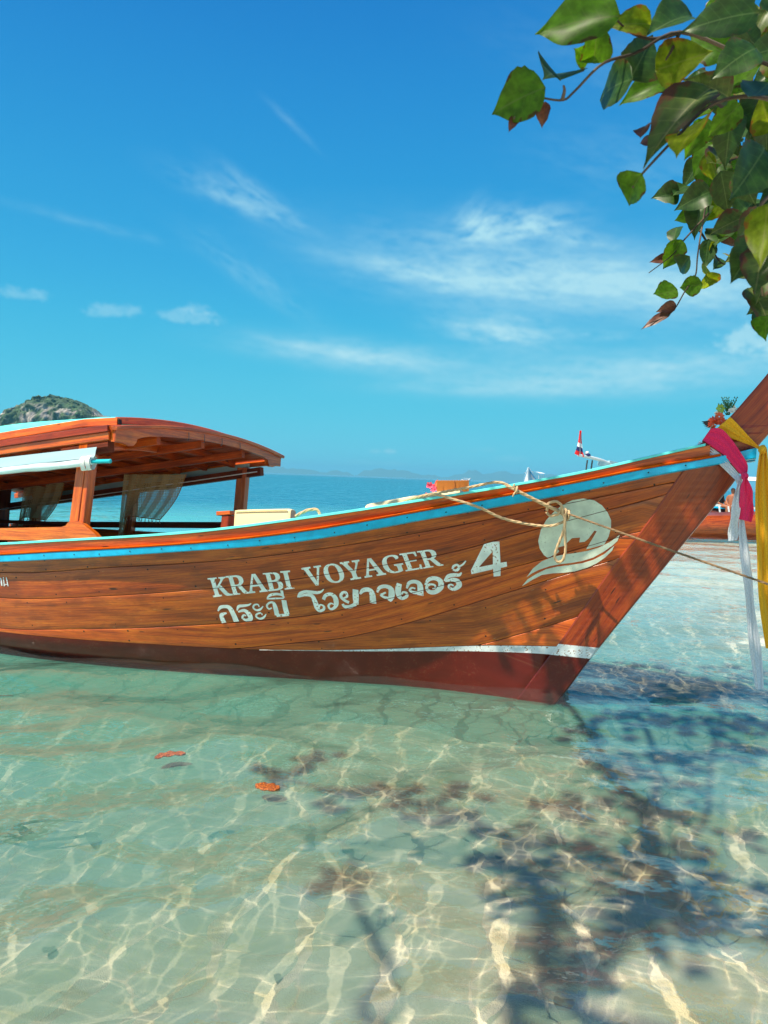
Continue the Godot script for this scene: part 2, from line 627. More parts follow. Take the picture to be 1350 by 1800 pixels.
func bed(x: float, z: float) -> float:
	var d := -z
	var shore := cub(d, [-30.0, -4.0, 0.0, 1.5, 2.3, 4.0, 6.0, 9.0, 15.0, 30.0, 60.0, 200.0, 10000.0], [3.0, 0.7, 0.12, -0.06, -0.15, -0.30, -0.40, -0.46, -0.52, -0.66, -2.0, -9.0, -30.0])
	var side := smoothstep(0.5, -11.0, x - 0.25 * d) * smoothstep(0.8, 6.0, d)
	var bar := smoothstep(-0.5, 3.0, x - 0.22 * d) * smoothstep(6.0, 9.0, d) * smoothstep(48.0, 30.0, d)
	shore -= 0.30 * smoothstep(0.9, -1.4, x) * smoothstep(1.4, 2.6, d) * smoothstep(6.5, 4.0, d)
	shore += 0.16 * shoal.get_noise_2d(x * 0.8, z * 1.3) * smoothstep(1.6, 3.0, d) * smoothstep(26.0, 8.0, d)
	shore = minf(shore, lerpf(0.3, -0.14 - 0.03 * shoal.get_noise_2d(x * 2.0, z * 2.0), smoothstep(1.2, 1.8, d)))
	return shore + 0.34 * bar - side * 0.055 * minf(d, 60.0) 


# rings round the beach: fine in front of the eye, coarse behind and far away
func rings(r0: float, r1: float, near_step: float, far_step: float, fine: float) -> Array:
	var rad := [r0]
	while rad[-1] < r1:
		rad.append(rad[-1] * (1.0 + (near_step if rad[-1] < 45.0 else far_step)))
	var ang := []
	var a := -48.0
	while a < 48.0:
		ang.append(deg_to_rad(a))
		a += fine
	while a < 312.0:
		ang.append(deg_to_rad(a))
		a += 6.0
	ang.append(deg_to_rad(312.0))
	return [rad, ang]


func ring_mesh(rad: Array, ang: Array, height: Callable, alpha: Callable, uv: float, hue := [], hollow := false) -> ArrayMesh:
	var v := PackedVector3Array()
	var n := PackedVector3Array()
	var t := PackedVector2Array()
	var c := PackedColorArray()
	var ids := PackedInt32Array()
	for r in rad:
		for a in ang:
			var x: float = r * sin(a)
			var z: float = -r * cos(a)
			var h: Vector3 = height.call(x, z, r)
			v.append(Vector3(x, h.x, z))
			n.append(Vector3(-h.y, 1.0, -h.z).normalized())
			t.append(Vector2(x, z) * uv)
			var al: float = alpha.call(x, z, r)
			var tint := Color.WHITE
			if hue.size() > 0:
				tint = (hue[0] as Color).lerp(hue[1], smoothstep(6.0, 12.0, r)).lerp(hue[2], smoothstep(16.0, 48.0, r))
			c.append(Color(tint.r, tint.g, tint.b, al))
	var m := ang.size()
	for i in rad.size() - 1:
		for k in m - 1:
			var p := i * m + k
			ids.append_array(PackedInt32Array([p, p + m, p + m + 1, p, p + m + 1, p + 1]))
	# the disc inside the first ring
	var mid := v.size()
	var h0: Vector3 = height.call(0.0, 0.0, 0.0)
	v.append(Vector3(0, h0.x, 0))
	n.append(Vector3.UP)
	t.append(Vector2.ZERO)
	c.append(Color(1, 1, 1, alpha.call(0.0, 0.0, 0.0)))
	for k in m - 1:
		if not hollow:
			ids.append_array(PackedInt32Array([mid, k, k + 1]))
	var arr := []
	arr.resize(Mesh.ARRAY_MAX)
	arr[Mesh.ARRAY_VERTEX] = v
	arr[Mesh.ARRAY_NORMAL] = n
	arr[Mesh.ARRAY_TEX_UV] = t
	arr[Mesh.ARRAY_COLOR] = c
	arr[Mesh.ARRAY_INDEX] = ids
	var mesh := ArrayMesh.new()
	mesh.add_surface_from_arrays(Mesh.PRIMITIVE_TRIANGLES, arr)
	return mesh


func seabed() -> void:
	var lump := FastNoiseLite.new()
	lump.seed = 3
	lump.frequency = 0.9
	lump.fractal_octaves = 3
	var high := func(x: float, z: float) -> float:
		var y := bed(x, z)
		if x * x + z * z < 900.0:
			y += lump.get_noise_2d(x * 1.2, z * 1.2) * 0.035 + 0.006 * sin(z * 26.0 + x * 7.0 + 5.0 * lump.get_noise_2d(x * 0.5, z * 0.5))
		return y
	var f := func(x: float, z: float, r: float) -> Vector3:
		var e := 0.02 + r * 0.004
		var y: float = high.call(x, z)
		return Vector3(y, (high.call(x + e, z) - y) / e, (high.call(x, z + e) - y) / e)
	var one := func(_x: float, _z: float, _r: float) -> float: return 1.0
	var g := rings(0.6, 9500.0, 0.035, 0.16, 0.7)
	# sand: pale coral grains with darker specks and broken shell
	var w := 1024
	var coarse := noise_img(w, w, 0.008, 91, 4)
	var grain := noise_img(w, w, 0.35, 92, 2)
	var img := Image.create(w, w, false, Image.FORMAT_RGB8)
	var bump := Image.create(w, w, false, Image.FORMAT_L8)
	for y in w:
		for x in w:
			var a := coarse.get_pixel(x, y).r
			var b := grain.get_pixel(x, y).r
			var c := Color(0.88, 0.85, 0.74).lerp(Color(0.79, 0.75, 0.60), smoothstep(0.35, 0.75, a)) * (0.93 + 0.14 * b)
			if b > 0.86:
				c = c.lerp(Color(0.35, 0.30, 0.22), (b - 0.86) * 5.0)
			img.set_pixel(x, y, c)
			var q := 0.35 * b + 0.65 * a
			bump.set_pixel(x, y, Color(q, q, q))
	var sand := mat("sand", Color.WHITE, 0.95, ImageTexture.create_from_image(img))
	sand.heightmap_enabled = true
	sand.heightmap_texture = ImageTexture.create_from_image(bump)
	sand.heightmap_scale = 1.5
	var o := put("seabed", ring_mesh(g[0], g[1], f, one, 1.0 / 2.3), sand, self)
	o.set_meta("kind", "structure")


# light gathered by the rippled surface: every point of a fine grid is bent by the slope of the waves above it and lands elsewhere on the tile; where many land, it is bright
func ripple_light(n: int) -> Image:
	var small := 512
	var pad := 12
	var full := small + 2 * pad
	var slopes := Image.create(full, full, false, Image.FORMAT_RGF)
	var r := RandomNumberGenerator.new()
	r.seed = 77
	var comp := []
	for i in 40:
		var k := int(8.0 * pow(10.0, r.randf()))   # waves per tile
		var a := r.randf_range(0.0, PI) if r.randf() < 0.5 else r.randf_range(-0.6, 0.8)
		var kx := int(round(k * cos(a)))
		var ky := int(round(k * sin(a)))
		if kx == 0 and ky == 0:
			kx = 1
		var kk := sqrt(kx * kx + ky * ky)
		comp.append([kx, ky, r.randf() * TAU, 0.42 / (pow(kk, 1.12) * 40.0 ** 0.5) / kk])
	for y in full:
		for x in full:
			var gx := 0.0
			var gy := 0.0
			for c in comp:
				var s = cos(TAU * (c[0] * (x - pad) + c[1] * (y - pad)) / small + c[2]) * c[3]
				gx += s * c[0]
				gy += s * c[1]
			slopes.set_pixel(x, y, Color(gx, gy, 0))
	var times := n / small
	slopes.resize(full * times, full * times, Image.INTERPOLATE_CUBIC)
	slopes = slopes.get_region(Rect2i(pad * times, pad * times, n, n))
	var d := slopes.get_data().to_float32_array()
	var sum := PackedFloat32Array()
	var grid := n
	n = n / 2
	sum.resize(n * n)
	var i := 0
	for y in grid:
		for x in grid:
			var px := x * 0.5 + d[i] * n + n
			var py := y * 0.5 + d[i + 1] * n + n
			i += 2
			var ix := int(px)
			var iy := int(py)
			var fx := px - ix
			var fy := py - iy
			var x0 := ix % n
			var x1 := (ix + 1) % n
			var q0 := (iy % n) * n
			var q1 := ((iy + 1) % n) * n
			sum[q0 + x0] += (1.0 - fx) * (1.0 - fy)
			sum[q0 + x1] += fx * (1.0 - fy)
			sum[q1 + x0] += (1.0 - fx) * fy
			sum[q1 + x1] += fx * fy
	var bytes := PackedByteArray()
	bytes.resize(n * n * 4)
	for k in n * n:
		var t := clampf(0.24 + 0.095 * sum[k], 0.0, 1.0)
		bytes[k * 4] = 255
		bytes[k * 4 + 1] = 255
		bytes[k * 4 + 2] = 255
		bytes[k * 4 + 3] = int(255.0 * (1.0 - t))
	return Image.create_from_data(n, n, false, Image.FORMAT_RGBA8, bytes)


func sea() -> void:
	var root := Node3D.new()
	root.name = "sea_water"
	add_child(root)
	root.set_meta("kind", "structure")
	# surface: a clear skin with low waves
	var r := RandomNumberGenerator.new()
	r.seed = 19
	var comp := []
	for i in 26:
		var l := 0.24 * pow(7.0, r.randf())
		var a := r.randf_range(-0.9, 0.9) + 0.25
		var k := TAU / l
		comp.append([k * sin(a), k * cos(a), r.randf() * TAU, 0.050 / k, l])
	var f := func(x: float, z: float, q: float) -> Vector3:
		var o := Vector3.ZERO
		for c in comp:
			var fade: float = clampf(1.6 - 0.07 * q / c[4], 0.0, 1.0)
			if fade > 0.0:
				var p: float = c[0] * x + c[1] * z + c[2]
				var s := sin(p)
				var g: float = c[3] * fade
				o.x += g * s
				o.y += g * c[0] * cos(p)
				o.z += g * c[1] * cos(p)
		return o
	var one := func(_x: float, _z: float, _q: float) -> float: return 1.0
	var g := rings(0.7, 9400.0, 0.018, 0.08, 0.22)
	var skin := mat("water_skin", Color(1, 1, 1, 0.02), 0.03)
	skin.transparency = BaseMaterial3D.TRANSPARENCY_ALPHA
	skin.normal_enabled = true
	var nt := NoiseTexture2D.new()
	nt.width = 1024
	nt.height = 1024
	nt.seamless = true
	nt.as_normal_map = true
	nt.bump_strength = 6.0
	var nn := FastNoiseLite.new()
	nn.seed = 9
	nn.frequency = 0.011
	nn.fractal_octaves = 4
	nn.fractal_gain = 0.42
	nt.noise = nn
	skin.normal_texture = nt
	skin.normal_scale = 0.55
	var cutoff := 0
	while g[0][cutoff] < 24.0:
		cutoff += 1
	put("surface", ring_mesh(g[0].slice(0, cutoff + 1), g[1], f, one, 1.0 / 3.1), skin, root)
	# farther out the wavelets stand steeper to the eye and mirror less of the low sky
	var open: StandardMaterial3D = skin.duplicate()
	open.resource_name = "open_water"
	open.normal_scale = 4.0
	open.metallic_specular = 0.42
	put("open_surface", ring_mesh(g[0].slice(cutoff), g[1], f, one, 1.0 / 29.0, [], true), open, root)
	# added mask sheet: ripple light drawn in its alpha, patterning the sun on the sand
	var veil := mat("caustic_mask", lin(0.165, 0.22, 0.155), 1.0, ImageTexture.create_from_image(ripple_light(2048)))
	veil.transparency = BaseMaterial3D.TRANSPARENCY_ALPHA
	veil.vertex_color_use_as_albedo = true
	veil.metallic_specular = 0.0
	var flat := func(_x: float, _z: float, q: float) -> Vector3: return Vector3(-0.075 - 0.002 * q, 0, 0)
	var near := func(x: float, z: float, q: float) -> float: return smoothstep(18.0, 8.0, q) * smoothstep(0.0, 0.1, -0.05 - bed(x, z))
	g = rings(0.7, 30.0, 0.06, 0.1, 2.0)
	put("caustic_sheet", ring_mesh(g[0], g[1], flat, near, 1.0 / 3.3), veil, root)
	# the blue green of water itself, thicker with depth
	var body := mat("water_body", Color.WHITE, 1.0)
	body.transparency = BaseMaterial3D.TRANSPARENCY_ALPHA
	body.vertex_color_use_as_albedo = true
	body.metallic_specular = 0.0
	var lower := func(_x: float, _z: float, q: float) -> Vector3: return Vector3(-0.055 - 0.002 * q, 0, 0)
	var thick := func(x: float, z: float, q: float) -> float:
		var d := maxf(0.0, -0.06 - bed(x, z))
		return 1.0 - exp(-(0.74 + 0.92 * smoothstep(14.0, 45.0, q)) * d * minf(2.2, sqrt(1.0 + q * q / 2.6) * 0.55))
	g = rings(0.7, 9300.0, 0.06, 0.12, 2.0)
	put("water_body", ring_mesh(g[0], g[1], lower, thick, 1.0, [Color(0.06, 0.285, 0.215), Color(0.09, 0.41, 0.42), Color(0.006, 0.165, 0.265)]), body, root)


func far_land() -> void:
	var n := FastNoiseLite.new()
	n.seed = 8
	n.frequency = 0.03
	n.fractal_octaves = 4
	# karst island: profile of steep walls and rounded wooded top, given as stations across
	var green := lin(0.055, 0.105, 0.05)
	var rock := lin(0.34, 0.31, 0.28)
	var isle := S()
	isle.set_smooth_group(0)
	var top_x := [-150.0, -100.0, -60.0, -35.0, -28.0, -22.0, -10.0, 2.0, 15.0, 25.0, 33.0, 43.0, 52.0, 60.0, 80.0]
	var top_y := [28.0, 40.0, 34.0, 32.0, 35.0, 42.0, 50.0, 53.0, 52.5, 50.0, 46.0, 40.0, 38.5, 37.0, 1.0]
	var rows := []
	var cols := 300
	for i in cols + 1:
		var x := lerpf(-150.0, 80.0, float(i) / cols)
		var hgt := cub(x, top_x, top_y) + n.get_noise_1d(x * 6.0) * 1.6
		var row := PackedVector3Array()
		for k in 71:
			var t := float(k) / 70.0
			var a := PI * t
			var depth := 34.0 * minf(1.0, hgt / 40.0)
			var y := hgt * pow(sin(a), 0.42)
			var z := cos(a) * depth
			var j := n.get_noise_3d(x * 2.0, y * 2.0, z * 2.0)
			var fine := n.get_noise_3d(x * 7.0, y * 7.0, z * 7.0)
			row.append(Vector3(x, maxf(y + fine * 1.6 * sin(a) + 1.1 * n.get_noise_3d(x * 22.0, y * 16.0, z * 22.0), -1.0), z + j * 9.0 + fine * 2.6 + 1.6 * n.get_noise_3d(x * 20.0, y * 20.0 + 90.0, z * 20.0)))
		rows.append(row)
	for i in cols:
		for k in 70:
			var quad := [rows[i][k], rows[i + 1][k], rows[i + 1][k + 1], rows[i][k], rows[i + 1][k + 1], rows[i][k + 1]]
			for p: Vector3 in quad:
				var steep := n.get_noise_3d(p.x * 1.6 + 50.0, p.y * 2.2, p.z * 1.6) + 0.5 * n.get_noise_3d(p.x * 6.0, p.y * 3.0, p.z * 6.0)
				var bare := smoothstep(0.06, 0.24, steep) * smoothstep(49.0, 40.0, p.y)
				isle.set_color(green.srgb_to_linear().lerp(rock.srgb_to_linear(), bare) * (0.45 + 1.9 * absf(n.get_noise_3d(p.x * 16.0, p.y * 16.0, p.z * 16.0))))
				isle.add_vertex(p)
	var stone := mat("karst", Color.WHITE, 0.95)
	stone.vertex_color_use_as_albedo = true
	var o := part("limestone_island", isle, stone, self)
	o.position = Vector3(-262.0, 0.0, -598.0)
	o.set_meta("kind", "structure")
	# low wooded ranges on the far shore
	for range_i in 2:
		var st := S()
		var rr := []
		for i in 161:
			var t := float(i) / 160.0
			var x := lerpf(-2600.0, 3400.0, t)
			var e := smoothstep(0.0, 0.1, t) * smoothstep(1.0, 0.8, t)
			var h := (46.0 + 62.0 * n.get_noise_1d(x * 0.07 + range_i * 900.0) + 26.0 * n.get_noise_1d(x * 0.3 + range_i * 300.0)) * e
			if range_i == 1:
				h = (62.0 + 70.0 * n.get_noise_1d(x * 0.05 + 140.0)) * smoothstep(0.45, 0.62, t) * smoothstep(1.0, 0.7, t)
			h = maxf(h * 1.25, 1.0)
			rr.append(PackedVector3Array([Vector3(x, -2, 260), Vector3(x, h * 0.55, 110), Vector3(x, h * 0.9, 30), Vector3(x, h, 0), Vector3(x, -2, -200)]))
		loft(st, rr)
		var hm := mat("far_wood", lin(0.06, 0.11, 0.07), 1.0)
		var hill := part("far_hills", st, hm, self)
		hill.position = Vector3(300.0, 0, -8600.0 - 300.0 * range_i)
		hill.set_meta("kind", "structure")

# ---------------------------------------------------------------- the boat (x forward from the foot of the stem, y up, z towards the beach)

const WS := [0.0, 0.3, 0.6, 1.0, 1.5, 2.0, 2.56, 3.0, 3.54, 4.08, 4.61, 6.0, 8.0, 9.5]
const WH := [0.055, 0.075, 0.10, 0.155, 0.295, 0.475, 0.69, 0.835, 0.98, 1.08, 1.14, 1.2, 1.12, 0.95]
const GS := [0.0, 0.4, 0.8, 1.2, 1.6, 2.0, 2.5, 3.0, 3.5, 4.0, 5.0, 6.5, 8.5, 10.5]
const GH := [0.06, 0.2, 0.35, 0.5, 0.645, 0.78, 0.93, 1.06, 1.16, 1.235, 1.33, 1.37, 1.3, 1.1]
const CAPX := [-9.0, -6.5, -4.8, -3.85, -2.68, -1.84, -0.87, 0.03, 0.58, 0.85, 1.25]
const CAPY := [0.83, 0.765, 0.80, 0.895, 1.038, 1.192, 1.404, 1.625, 1.79, 1.872, 1.98]
const BTX := [-9.0, -6.5, -4.83, -3.86, -2.69, -1.85, -0.88, 0.03, 0.58, 0.99, 1.225]
const BTY := [0.73, 0.665, 0.703, 0.805, 0.948, 1.092, 1.324, 1.561, 1.712, 1.813, 1.887]
const BBX := [-9.0, -6.5, -4.84, -3.87, -2.70, -1.86, -0.886, 0.03, 0.58, 0.99, 1.2]
const BBY := [0.675, 0.61, 0.649, 0.746, 0.896, 1.025, 1.265, 1.499, 1.657, 1.762, 1.812]
const SEAMX := [[-9.0, -4.514, -3.377, -2.416, -1.6, -0.868, -0.1, 0.7], [-9.0, -4.549, -3.41, -2.449, -1.924, -0.846, -0.328, 0.7], [-9.0, -4.6, -3.83, -2.963, -1.974, -1.628, -0.337, 0.5], [-9.0, -4.0, -2.591, -1.881, -1.664, -1.171, -0.342, 0.4], [-9.0, -2.0, -0.6, -0.26, 0.079, 0.3]]
const SEAMY := [[0.50, 0.586, 0.719, 0.848, 1.008, 1.189, 1.400, 1.625], [0.28, 0.364, 0.486, 0.634, 0.737, 1.007, 1.190, 1.55], [0.03, 0.094, 0.166, 0.270, 0.430, 0.517, 0.954, 1.27], [-0.3, -0.1, 0.109, 0.240, 0.281, 0.442, 0.777, 1.08], [-0.5, -0.15, 0.329, 0.461, 0.603, 0.70]]
const REDX := [-9.0, -4.607, -3.832, -3.234, -2.544, -2.196, -1.506, -0.6, -0.132, 0.3]
const REDY := [0.02, 0.059, 0.078, 0.099, 0.123, 0.138, 0.199, 0.315, 0.361, 0.392]


func stem_x(y: float) -> float:
	return cub(y, [-0.6, 0.0, 0.295, 1.189, 1.664, 1.802, 1.947, 1.99, 2.4, 2.9, 3.5], [-0.42, 0.0, 0.184, 0.781, 1.099, 1.168, 1.258, 1.291, 1.55, 1.83, 2.1])


func sheer(x: float) -> float:
	return cub(x, CAPX, CAPY)


func beam_half(x: float, y: float) -> float:
	var s := maxf(0.0, stem_x(y) - x)
	var w := cub(s, WS, WH)
	var g := cub(s, GS, GH)
	var v := y / sheer(x)
	if v >= 0.0:
		return w + (g - w) * pow(minf(v, 1.2), 0.85 + 0.55 * maxf(0.0, 1.0 - s / 3.2))
	return w * maxf(0.0, 1.0 - pow(maxf(-y - 0.06, 0.0) / 0.5, 0.9))


func side(x: float, y: float, out := 0.0, s := 1.0) -> Vector3:
	return Vector3(x, y, (beam_half(x, y) + out) * s)


# where the planking meets the stem post
func rabbet(y: float) -> float:
	return cub(y, [-0.6, -0.2, 0.257, 0.397, 1.06, 1.255, 1.608, 1.9], [-0.70, -0.42, -0.129, -0.038, 0.358, 0.494, 0.703, 0.87])


func seam(k: int, x: float) -> float:
	if k < 0:
		return cub(x, BBX, BBY) + 0.012
	if k > 4:
		return red_top(x)
	return maxf(cub(x, SEAMX[k], SEAMY[k]), red_top(x))


func red_top(x: float) -> float:
	return cub(x, REDX, REDY)


func stripe_low(x: float) -> float:
	return red_top(x) - cub(x, [-9.0, -2.3, -1.5, -0.6, -0.13, 0.2], [0.0, 0.0, 0.014, 0.046, 0.06, 0.086])


const AFT := -7.6


# forward end of a run of planking whose height is given by "y_at"
func run_end(y_at: Callable) -> float:
	var x := -2.5
	while x < 1.2 and x < rabbet(y_at.call(x)):
		x += 0.01
	return x


# one strake between two lines of the hull, proud in its middle and dropping into the joints
func plank_point(x: float, y: float, out: float, s: float) -> Vector3:
	return side(minf(x, rabbet(y) + 0.012), y, out, s)


func strake(lower: Callable, upper: Callable, s: float, x0: float, x1: float, joints := true) -> SurfaceTool:
	var st := S()
	var nx := int(ceil((x1 - x0) / 0.09))
	var a := [0.0, 0.0, 0.33, 0.67, 1.0, 1.0]
	var rows := []
	for i in nx + 1:
		var x := lerpf(x0, x1, float(i) / nx)
		var lo: float = lower.call(x)
		var up: float = upper.call(x)
		var row := PackedVector3Array()
		var m := minf(0.0024, (up - lo) * 0.4)
		if joints:
			row.append(plank_point(x, lo + m * 0.6, -0.012, s))
			row.append(plank_point(x, lo + m, -0.0012, s))
			row.append(plank_point(x, lo + m + 0.004, 0.0, s))
		else:
			row.append(plank_point(x, lo, 0.0, s))
		for k in 5:
			var y := lerpf(lo + m + 0.004, up - m - 0.004, (k + 1.0) / 6.0)
			row.append(plank_point(x, y, 0.0, s))
		if joints:
			row.append(plank_point(x, up - m - 0.004, 0.0, s))
			row.append(plank_point(x, up - m, -0.0012, s))
			row.append(plank_point(x, up - m * 0.6, -0.012, s))
		else:
			row.append(plank_point(x, up, 0.0, s))
		rows.append(row)
	loft(st, rows)
	return st


func main_boat() -> void:
	var b := thing("wooden_long_boat", "large varnished wooden longtail boat with blue rub rail and white lettering, in the shallows", "boat", hull)
	# dark shell inside the planking: keeps the joints dark and the hold closed
	var st := S()
	var rows := []
	for i in 91:
		var x := lerpf(AFT, 0.86, i / 90.0)
		var top := sheer(x) - 0.03
		var r := PackedVector3Array()
		for k in 14:
			var y := lerpf(top, -0.52, k / 13.0)
			r.append(side(minf(x, rabbet(y) + 0.03), y, -0.022, 1.0))
		for k in 14:
			var y := lerpf(-0.52, top, k / 13.0)
			r.append(side(minf(x, rabbet(y) + 0.03), y, -0.022, -1.0))
		rows.append(r)
	loft(st, rows, false, false, true)
	part("inner_shell", st, M.inner_wood, b)
	# strakes, beach side one by one; the far side likewise
	var mats := [M.plank, M.plank_red, M.plank, M.plank_gold, M.plank, M.plank_gold]
	for s: float in [1.0, -1.0]:
		for k in range(-1, 5):
			var up := func(x: float) -> float: return seam(k, x)
			var lo := func(x: float) -> float: return seam(k + 1, x)
			var x0 := AFT
			while x0 < 0.0 and float(up.call(x0)) - float(lo.call(x0)) < 0.006:
				x0 += 0.02
			var mid := func(x: float) -> float: return (seam(k, x) + seam(k + 1, x)) * 0.5
			var x1 := run_end(mid)
			# both edges run on to the stem
			var p := strake(lo, up, s, x0, maxf(run_end(up), x1) + 0.02)
			var o := part("plank", p, mats[k + 1], b)
			if s > 0.0:
				nails(o, k, x0, x1)
		var rt := func(x: float) -> float: return red_top(x)
		var sl := func(x: float) -> float: return stripe_low(x)
		var kl := func(_x: float) -> float: return -0.54
		part("waterline_stripe", strake(sl, rt, s, -2.3, rabbet(0.37) + 0.01, false), M.white_paint, b)
		part("bottom_planking", strake(kl, sl, s, AFT, rabbet(0.31) + 0.01, false), M.red_paint, b)
		rails(b, s)
	stem(b)
	# transom
	st = S()
	var t := PackedVector3Array()
	for k in 12:
		t.append(side(AFT, lerpf(sheer(AFT), -0.5, k / 11.0)))
	for k in 12:
		t.append(side(AFT, lerpf(-0.5, sheer(AFT), k / 11.0), 0.0, -1.0))
	var t2 := PackedVector3Array()
	for p in t:
		t2.append(p + Vector3(0.04, 0, 0))
	loft(st, [t, t2], true, true, false)
	part("transom", st, M.redwood, b)
	# fore deck and cabin sole
	for d in [[-2.7, 0.8, 1], [AFT + 0.05, -2.7, 0]]:
		st = S()
		rows = []
		for i in 31:
			var x := lerpf(d[0], d[1], i / 30.0)
			var y: float = sheer(x) - 0.20 if d[2] == 1 else 0.38
			rows.append(PackedVector3Array([side(x, y, -0.03), side(x, y, -0.03, -1.0)]))
		loft(st, rows)
		part("fore_deck" if d[2] == 1 else "cabin_sole", st, M.inner_wood, b)
	cabin(b)
	lettering(b)
	emblem(b)


# plugged nails in pairs across each frame of the hull
func nails(plank: Node3D, k: int, x0: float, x1: float) -> void:
	var st := S()
	var x := x0 + 0.2 + 0.1 * (k + 1)
	while x < x1 - 0.05:
		for e in [0.16, 0.84]:
			if rng.randf() < 0.2:
				continue
			var xx := x + rng.randf_range(-0.025, 0.025)
			var y := lerpf(seam(k + 1, xx), seam(k, xx), e + rng.randf_range(-0.04, 0.04))
			if seam(k, xx) - seam(k + 1, xx) < 0.06:
				continue
			var p := side(xx, y, 0.001)
			var nrm := (side(xx + 0.02, y) - side(xx - 0.02, y)).cross(side(xx, y + 0.02) - side(xx, y - 0.02)).normalized()
			var u := nrm.cross(Vector3.UP).normalized()
			var v := nrm.cross(u)
			var rad := rng.randf_range(0.006, 0.011)
			for q in 7:
				var a0 := TAU * q / 7.0
				var a1 := TAU * (q + 1) / 7.0
				tri(st, p, p + (u * cos(a0) + v * sin(a0)) * rad - nrm * 0.0012, p + (u * cos(a1) + v * sin(a1)) * rad - nrm * 0.0012)
		x += 0.42
	var o := part("nail_heads", st, M.nail, plank)
	o.set_meta("kind", "stuff")


func rails(b: Node3D, s: float) -> void:
	# top strake, rub rail, lit ledge between them, cap board
	var specs := [["sheer_strake", M.rail_wood, 0.030, -7.6, 0.93], ["rail_ledge", M.ledge_wood, 0.067, -7.6, 1.0], ["rub_rail", M.blue_paint, 0.062, -7.6, 1.222]]
	for sp in specs:
		var st := S()
		var rows := []
		for i in 99:
			var x := lerpf(sp[3], sp[4], i / 98.0)
			var lo: float
			var up: float
			match sp[0]:
				"sheer_strake":
					lo = cub(x, BTX, BTY) + 0.010
					up = sheer(x) - 0.004
				"rail_ledge":
					lo = cub(x, BTX, BTY) + 0.001
					up = lo + 0.016
				_:
					lo = cub(x, BBX, BBY)
					up = cub(x, BTX, BTY)
			var o: float = sp[2]
			var c := 0.005
			var row := PackedVector3Array([side(x, lo, -0.02, s), side(x, lo, o - c, s), side(x, lo + c, o, s), side(x, up - c, o, s), side(x, up, o - c, s), side(x, up, -0.02, s)])
			rows.append(row)
		loft(st, rows, true, true, false)
		var rail := part(sp[0], st, sp[1], b)
		if sp[0] == "rub_rail":
			var n := S()
			var x := -7.4
			while x < 1.15:
				var y := lerpf(cub(x, BBX, BBY), cub(x, BTX, BTY), 0.5 + 0.12 * sin(x * 17.0))
				var p := side(x, y, 0.0635, s)
				ball(n, p, Vector3(0.006, 0.006, 0.002), 3)
				x += 0.265 + 0.03 * sin(x * 9.0)
			var nh := part("nail_heads", n, M.nail, rail)
			nh.set_meta("kind", "stuff")
	# cap board on the sheer
	var st2 := S()
	var rows2 := []
	for i in 99:
		var x := lerpf(-7.6, 0.9, i / 98.0)
		var y := sheer(x)
		var w := beam_half(x, y)
		var inn := maxf(w - 0.11, 0.02)
		rows2.append(PackedVector3Array([Vector3(x, y - 0.004, (w + 0.036) * s), Vector3(x, y + 0.010, (w + 0.036) * s), Vector3(x, y + 0.014, (w + 0.030) * s), Vector3(x, y + 0.014, inn * s), Vector3(x, y - 0.004, inn * s)]))
	loft(st2, rows2, true, true, false)
	part("gunwale_cap", st2, M.aqua_paint, b)


# the great stem timber: red foot, white band, varnished above, swept up to the prow
func stem(b: Node3D) -> void:
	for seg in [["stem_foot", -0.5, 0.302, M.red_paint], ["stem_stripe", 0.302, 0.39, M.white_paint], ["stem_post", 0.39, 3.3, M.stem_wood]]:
		var st := S()
		var rows := []
		var n := maxi(2, int((seg[2] - seg[1]) / 0.05))
		for i in n + 1:
			var y: float = lerpf(seg[1], seg[2], float(i) / n)
			var f := stem_x(y)
			var r: float
			var w: float
			if y < 1.85:
				r = rabbet(y)
				w = beam_half(minf(r, f - 0.02), y) + 0.004
			else:
				r = cub(y, [1.85, 1.90, 2.116, 2.243, 2.336, 2.437, 3.0, 3.4], [0.84, 0.866, 1.056, 1.15, 1.219, 1.287, 1.60, 1.78])
				w = lerpf(beam_half(rabbet(1.85), 1.85), 0.085, smoothstep(1.85, 2.05, y))
			var fw := lerpf(0.052, 0.07, smoothstep(1.6, 2.2, y))
			rows.append(PackedVector3Array([Vector3(r, y, w), Vector3(r + 0.012, y, w + 0.003), Vector3(f - 0.010, y, fw), Vector3(f, y, fw - 0.012), Vector3(f, y, -fw + 0.012), Vector3(f - 0.010, y, -fw), Vector3(r + 0.012, y, -w - 0.003), Vector3(r, y, -w)]))
		loft(st, rows, true, true, false)
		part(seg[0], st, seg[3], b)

# roof: edge height along the boat and crown across it
func roof_edge(x: float) -> float:
	return 1.852 + 0.115 * (x + 3.45) - 0.012 * pow(minf(x + 3.45, 0.0), 2.0) * 0.5


func roof_y(x: float, z: float) -> float:
	return roof_edge(x) + 0.105 * (1.0 - pow(z / 1.22, 2.0)) - 0.02 * z / 1.22


